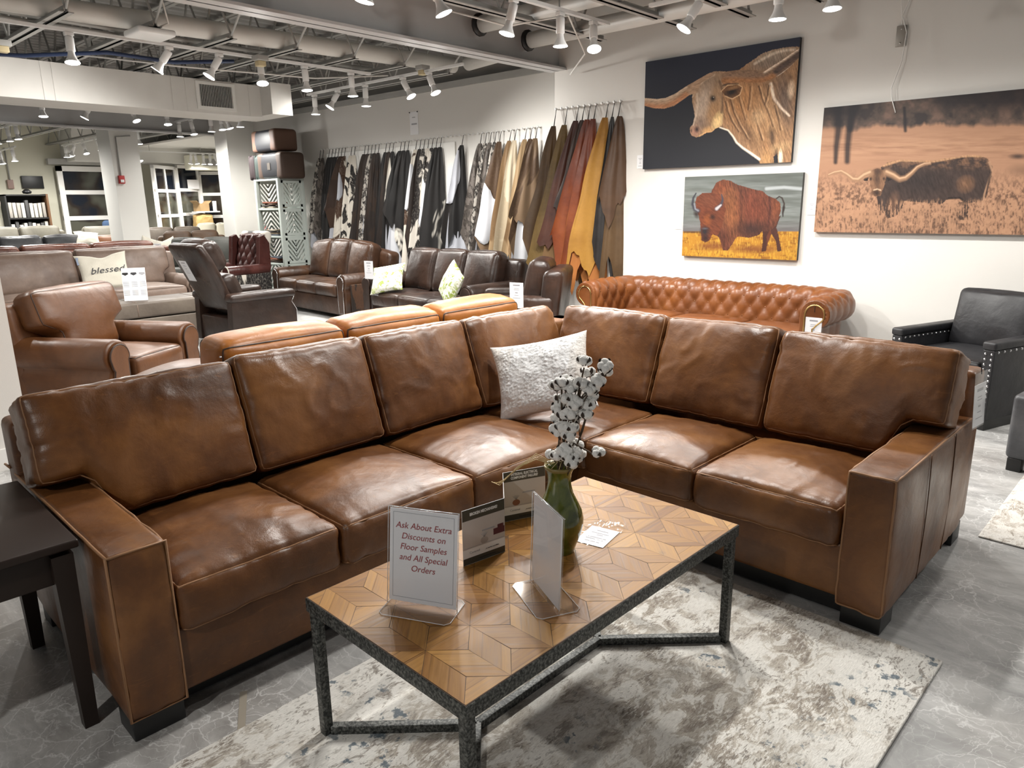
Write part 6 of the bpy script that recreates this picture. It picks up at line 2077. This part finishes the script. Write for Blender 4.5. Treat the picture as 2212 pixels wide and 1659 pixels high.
MB().bbox(-.035, .035, -.018, 0, -.075, .075, .004).build('cover', plain('outlet_grey', (.30, .28, .25), .4, .3), t)
for z in (.05, -.05):
    MB().lathe([(0, 0), (.006, .001), (.005, .003), (0, .004)], 8, M=T(0, -.018, z) @ RX(PI / 2)).build('screw', MT['chrome'], t)
cw = plain('white_wire', (.8, .79, .76), .5)
o = MB().tube([(-1.86, 6.49, 3.5), (-1.87, 6.485, 3.1), (-1.83, 6.47, 2.78)], .003, 5).build('wall_wire', cw)
tag(o, 'thin white wire rising from the grey outlet box to the ceiling', 'wire')
o = MB().tube([(-1.74, 6.49, 3.5), (-1.76, 6.485, 3.05), (-1.83, 6.47, 2.84), (-1.79, 6.475, 2.72), (-1.80, 6.47, 2.52), (-1.85, 6.455, 2.33), (-1.84, 6.45, 2.25), (-1.80, 6.45, 2.14)], .004, 5).build('wall_wire', cw)
tag(o, 'loose white wire dangling down over the top of the sepia canvas', 'wire')

# ---------------------------------------------------------------- lattice shelf, luggage, far details
mint = plain('mint_paint', (.52, .57, .53), .5)
SX0, SX1, SY0, SY1, HS = -.375, .375, -.24, .24, 1.95
sh = thing('lattice_shelf', 'pale mint etagere with chevron lattice panels in the corner under the suitcases', 'shelf', (-11.33, 6.69, 0), 0)
for x in (SX0 + .025, SX1 - .025):
    for y in (SY0 + .025, SY1 - .025):
        MB().bbox(x - .028, x + .028, y - .028, y + .028, 0, HS, .004, n=2).build('post', mint, sh)
for i, z in enumerate((.12, .55, 1.0, 1.45, HS - .03)):
    MB().bbox(SX0 + .01, SX1 - .01, SY0 + .01, SY1 - .01, z, z + .03, .003, n=2).build('shelf_board', mint, sh)
def chevrons(name, w, z0, z1, M, dirn):
    """framed panel of nested V bars, w wide along x"""
    m = MB()
    m.box(-w / 2, w / 2, -.012, .012, z0, z0 + .04, M=M).box(-w / 2, w / 2, -.012, .012, z1 - .04, z1, M=M).box(-w / 2, -w / 2 + .04, -.012, .012, z0, z1, M=M).box(w / 2 - .04, w / 2, -.012, .012, z0, z1, M=M)
    hh = z1 - z0 - .08
    for sg in (-1, 1):
        for k in range(-2, 6):
            zz = z0 + .04 + hh * (k + .3) / 4
            A = Vector((0, zz)); B = Vector((sg * (w / 2 - .03), zz + dirn * w * .55))
            d = B - A
            t0, t1 = 0., 1.
            for lim in (z0 + .03, z1 - .03):
                if abs(d.y) > 1e-6:
                    k_ = (lim - A.y) / d.y
                    if (lim == z0 + .03) == (d.y > 0): t0 = max(t0, k_)
                    else: t1 = min(t1, k_)
            if t1 - t0 < .08: continue
            P, Q = A + d * t0, A + d * t1
            an = math.atan2(Q.y - P.y, Q.x - P.x)
            m.box(0, (Q - P).length, -.009, .009, -.013, .013, M=M @ T(P.x, 0, P.y) @ RY(-an))
    return m.build(name, mint, sh)
MBk = T(0, SY1 - .02, 0)
for j, (z0, z1) in enumerate(((.15, .55), (.58, 1.0), (1.03, 1.45), (1.48, HS - .03))):
    chevrons('back_lattice', .64, z0, z1, MBk, 1 if j % 2 else -1)
for xs in (SX1 - .012, SX0 + .012):
    Ms = T(xs, 0, 0) @ RZ(PI / 2)
    chevrons('side_lattice', .38, 1.50, HS - .03, Ms, 1)
    chevrons('side_lattice', .38, 1.04, 1.46, Ms, -1)
    chevrons('side_lattice', .38, .58, 1.0, Ms, 1)
    chevrons('side_lattice', .38, .14, .55, Ms, -1)
# folded hides on the boards
fold_cols = [(.03, .02, .015), (.09, .05, .03), (.20, .06, .03), (.05, .06, .08), (.14, .10, .06), (.02, .02, .02), (.30, .26, .2)]
rr = random.Random(8)
for bi, (z, word) in enumerate(((.58, 'lowest'), (1.03, 'middle'), (1.48, 'upper'))):
    for k in range(4):
        zz = z + .026 * k
        t_ = cushion(.20 - .01 * k, .13, .012, .011, n=(6, 4, 1), wr=.01, seed=bi * 5 + k)
        o = MB().add(t_[0], t_[1]).build('folded_hide', plain('folded_leather', fold_cols[(bi * 3 + k) % 7], .7))
        o.location = (-11.36 + rr.uniform(-.04, .04), 6.62, zz + .013)
        o.rotation_euler = (0, 0, rr.uniform(-.2, .2))
        tag(o, 'folded leather hide, %s from the bottom of the stack on the %s lattice shelf board' % (ORD[k], word), 'folded hide', 'folded hides on the lattice shelf')
# suitcases on top
def suitcase(label, loc, w, d, h, rz, c1, c2, handle=True, patch=False):
    t = thing('suitcase', label, 'suitcase', loc, rz)
    v, f, e = cushion(w / 2, d / 2, h / 2, .05, n=(6, 4, 3), top=.01, front=.01)
    MB().add(v, f, 0, True, T(0, 0, h / 2)).build('body', c1, t)
    for sx in (-1, 1):
        v, f, e = cushion(w * .13, d / 2 + .006, h / 2 + .004, .05, n=(2, 4, 3), top=.01)
        o = MB().add(v, f, 0, True, T(sx * (w / 2 - w * .115), 0, h / 2)).build('end_panel', c2, t)
        if sx < 0 and handle:
            MB().tube([(-w / 2 - .012, -.05, h * .55), (-w / 2 - .045, -.03, h * .45), (-w / 2 - .045, .03, h * .45), (-w / 2 - .012, .05, h * .55)], .009, 6).build('handle', MT['cord'], o)
    if patch:
        MB().box(-w * .05, w * .07, -d / 2 - .016, -d / 2 - .008, h * .35, h * .62).build('stitched_patch', plain('patch', (.10, .085, .07), .6), t)
    return t
dk, br_, gr_, mr_ = plain('suitcase_navy', (.014, .015, .02), .5), plain('suitcase_brown', (.075, .045, .032), .6), plain('suitcase_green', (.035, .05, .045), .6), plain('suitcase_maroon', (.032, .020, .022), .6)
suitcase('large navy suitcase with brown ends, lower right on the lattice shelf', (-11.20, 6.68, HS), .78, .42, .40, R(-2), dk, br_, patch=True)
suitcase('navy suitcase with tan ends lying on top of the other suitcases', (-11.38, 6.70, HS + .438), .80, .40, .33, R(-3), dk, plain('suitcase_tan', (.14, .075, .05), .6))
suitcase('small green suitcase squeezed between the maroon and navy ones', (-11.675, 6.68, HS), .13, .34, .385, R(-2), gr_, gr_, False)
suitcase('small maroon suitcase at the left end of the lattice shelf top', (-11.84, 6.68, HS), .18, .34, .39, R(-2), mr_, mr_)
# fire extinguisher
fx = thing('fire_extinguisher', 'red fire extinguisher with yellow tag beside the lattice shelf', 'fire extinguisher', (-12.55, 7.05, .78))
MB().lathe([(0, 0), (.06, .0), (.066, .02), (.066, .30), (.05, .35), (.022, .37), (.022, .40), (0, .40)], 16).build('cylinder', plain('extinguisher_red', (.28, .02, .02), .3), fx)
MB().tube([(0, 0, .40), (.02, -.03, .44), (.09, -.04, .45)], .009, 6).tube([(0, 0, .41), (.08, -.02, .40)], .008, 6).build('lever', MT['chrome'], fx)
MB().tube([(-.02, 0, .40), (-.08, -.01, .36), (-.085, -.01, .2), (-.075, -.01, .08)], .011, 8).build('hose', MT['black'], fx)
MB().bbox(-.085, .055, -.078, -.072, .12, .30, .002, n=1).build('inspection_tag', plain('tag_yellow', (.75, .60, .03), .6), fx)
MB().box(-.05, .05, .06, .15, .1, .3).build('bracket', MT['steel_paint'], fx)
# tags and pillows in the middle ground
price_tag((-7.36, 5.47, .86), R(12), 'white price tag on the right side of the distressed camelback sofa', .14, .24)
price_tag((-4.55, 5.06, .80), R(10), 'white price tag hanging in front of the espresso armchair', .15, .26)
price_tag((-12.63, 5.56, .93), R(40), 'white price tag on the right cushion of the slate loveseat', .13, .24)
price_tag((-13.25, 5.36, .93), R(40), 'white price tag on the left cushion of the slate loveseat', .13, .22)
def leaf_mat():
    s = NT('leafy_print')
    co = s.coords('Object')
    n = s.noise(co, 16., 5, .7, 1.2)
    g = s.noise(co, 5., 2)
    col = s.mix(s.math('MULTIPLY', s.ramp(n, [(.48, 0.), (.54, 1.)]), s.ramp(g, [(.3, .2), (.45, 1.)])), (.60, .59, .54), (.22, .28, .05))
    return s.fin(col, .85)
lp = leaf_mat()
pillow('throw_pillow', 'leafy green printed white pillow on the left of the espresso sofa', (-7.08, 5.50, .47), (R(-38), R(-12), R(20)), .44, .40, .14, lp, 'leafy pillows', 2.)
pillow('throw_pillow', 'leafy green printed white pillow on the right of the espresso sofa', (-5.98, 5.43, .47), (R(-20), R(24), R(-20)), .44, .42, .14, lp, 'leafy pillows', 6.)
cfab = plain('natural_cotton', (.70, .66, .56), .9, bump=.3, bs=120.)
t = pillow('throw_pillow', 'natural pillow lettered blessed on the taupe sofa', (-10.10, 3.42, .50), (R(-24), R(-4), R(78)), .60, .50, .16, cfab, None, 9., chop=.05)
M = RX(R(-24)) @ RY(R(-4)) @ T(.02, -.084, .24)
put_text(t, 'blessed', .115, MT['ink'], M @ FACE @ S3(1.15, 1, 1), shear=.35)
MB().bbox(-.285, -.255, -.03, -.02, .36, .46, .002, M=RX(R(-24)) @ RY(R(-4)), n=1).build('side_label', plain('blue_label', (.25, .30, .40), .6), t)
dn = plain('printed_cotton', (.68, .64, .55), .9, var=.12)
for loc, rot, lab in (((-14.15, 5.55, .62), (R(-18), R(20), R(70)), 'pale printed pillow standing at the left end of the brown suede sofa'), ((-13.62, 5.72, .62), (R(-25), R(-25), R(50)), 'pale printed pillow leaning on the brown suede sofa arm'), ((-15.2, 4.9, .85), (R(-50), R(10), R(90)), 'pale printed pillow behind the charcoal reclining sofa')):
    pillow('throw_pillow', lab, loc, rot, .42, .38, .13, dn, None, loc[0])
# information card standing on the stone ottoman
t = thing('info_card', 'white information card with three pictures standing on the stone ottoman', 'card', (-8.95, 3.30, .462), R(62))
M = RX(R(-10))
MB().box(-.125, .125, -.001, .001, 0, .38, M=M).build('sheet', MT['paper'], t)
m = MB()
for c in range(3):
    for r_ in range(2):
        for k in range(6):
            x = -.088 + .088 * c
            z = .22 - r_ * .10 - k * .011
            m.box(x - .032, x + .032, -.0016, -.001, z - .0028, z + .0028, M=M)
m.build('printed_lines', MT['ink_grey'], t)
for c, k in enumerate(('black', 'ink', 'ink_grey')):
    x = -.088 + .088 * c
    MB().prism([(x - .034, .31), (x, .292), (x + .034, .31), (x + .028, .328), (x - .028, .328)], -.0018, -.0011, M=M).build('printed_picture', MT[k], t)
MB().box(-.12, .12, 0, .06, 0, .003).build('foot_plate', MT['acrylic'], t)
# far-left bookcase with sample binders, picture, boxes
bc = thing('bookcase', 'brown sided bookcase with sample binders at the far left wall', 'bookcase', (-19.6, 5.12, 0), R(90))
m = MB().box(-.42, -.39, -.2, .2, 0, 1.86).box(-.42, .42, -.2, .2, 1.83, 1.86).box(-.42, .42, .17, .2, 0, 1.86)
m.build('case', MT['black_matte'], bc)
MB().box(.39, .43, -.21, .21, 0, 1.87).build('side_panel', plain('walnut', (.13, .065, .03), .5, var=.2), bc)
for z in (.35, .85, 1.32):
    MB().box(-.39, .39, -.19, .17, z, z + .03).build('shelf_board', MT['black_matte'], bc)
for ri, z in enumerate((.38, .88, 1.35)):
    for k in range(9):
        c = rr.choice(((.45, .43, .38), (.3, .28, .25), (.05, .05, .05), (.55, .53, .48)))
        hh = rr.uniform(.30, .40)
        o = MB().bbox(-.03, .03, -.14, .12, 0, hh, .004, n=1).build('binder', plain('binder', c, .6))
        x = -.33 + .083 * k
        o.location = (-19.6 - 0 * x, 5.12 + x, z + .001)
        o.rotation_euler = (0, 0, R(90))
        tag(o, '%s sample binder from left on the %s board of the far bookcase' % (ORD[k], ('lowest', 'middle', 'top')[ri]), 'binder', 'binders in the far bookcase')
t = thing('canvas_picture', 'small landscape picture on the far left wall beside the bookcase', 'picture', (-20.19, 4.45, 1.35))
MB().bbox(0, .03, -.28, .28, 0, .62, .004, n=1).build('panel', NT('landscape').fin((.3, .3, .2)), t)
MB().box(.03, .032, -.27, .27, .36, .6).build('painted_sky', plain('painted_sky', (.52, .50, .30), .6, var=.2), t)
MB().box(.03, .032, -.27, .27, .02, .36).build('painted_ground', plain('painted_water', (.13, .15, .12), .6, var=.4), t)
o = tag(MB().lathe([(0, 0), (.08, .01), (.10, .05), (.05, .10), (0, .12)], 12).build('bowl', MT['black']), 'black bowl on top of the far bookcase', 'bowl')
o.location = (-19.6, 5.2, 1.872)
led = MB().box(-.14, .14, -.32, .32, -.03, 0).build('trim_90', MT['trim_white']); led.location = (-19.35, 9.2, 1.42); tag(led, kind='structure')
led = MB().box(-.14, .14, -.32, .32, -.03, 0).build('trim_91', MT['trim_white']); led.location = (-19.35, 9.2, .80); tag(led, kind='structure')
t = thing('cardboard_box', 'open cardboard box in the bay window', 'box', (-19.38, 9.1, 1.42), R(20))
kb = plain('kraft', (.32, .21, .10), .8, var=.1)
MB().box(-.12, .12, -.16, .16, 0, .20).build('body', kb, t)
for sg in (-1, 1):
    MB().box(-.12, .12, 0, .12, -.002, .002, M=T(0, sg * .16, .2) @ RX(R(35 if sg > 0 else 145))).build('flap', kb, t)
t = thing('paper_bag', 'crumpled kraft paper bag standing in the bay window', 'bag', (-19.36, 9.1, .80))
v, f, e = cushion(.12, .24, .27, .06, n=(4, 6, 6), wr=.05, seed=3.)
MB().add(v, f, 0, False, T(0, 0, .27)).build('body', plain('kraft_bag', (.50, .33, .13), .8, var=.1), t)
t = thing('leaflet', 'white cardboard sheet behind the upper bay window pane', 'leaflet', (-19.745, 9.1, 2.0))
MB().box(-.004, .004, -.18, .18, 0, .24).build('sheet', MT['paper'], t)
t = thing('paper_roll', 'white paper roll beside the cardboard box in the bay window', 'roll', (-19.36, 9.46, 1.42))
MB().lathe([(0, 0), (.05, 0), (.05, .26), (0, .26)], 12).build('roll', MT['paper'], t)
t = thing('throw_pillow', 'blue pillow on a shelf behind the olive loveseat', 'pillow', (-19.3, 6.9, .95))
v, f, e = cushion(.08, .30, .15, .07, n=(3, 6, 4), front=.02)
MB().add(v, f, 0, True, T(0, 0, .15)).build('cover', plain('blue_fabric', (.05, .09, .17), .9), t)
t = thing('bench', 'orange brown bench under the blue pillow by the glazed door', 'bench', (-19.3, 6.9, 0))
MB().bbox(-.25, .25, -.6, .6, .4, .95, .02).build('body', MT['orange'], t)
for sy in (-.5, .5):
    MB().bbox(-.2, .2, sy - .03, sy + .03, 0, .4, .004).build('leg', MT['wood_dark'], t)
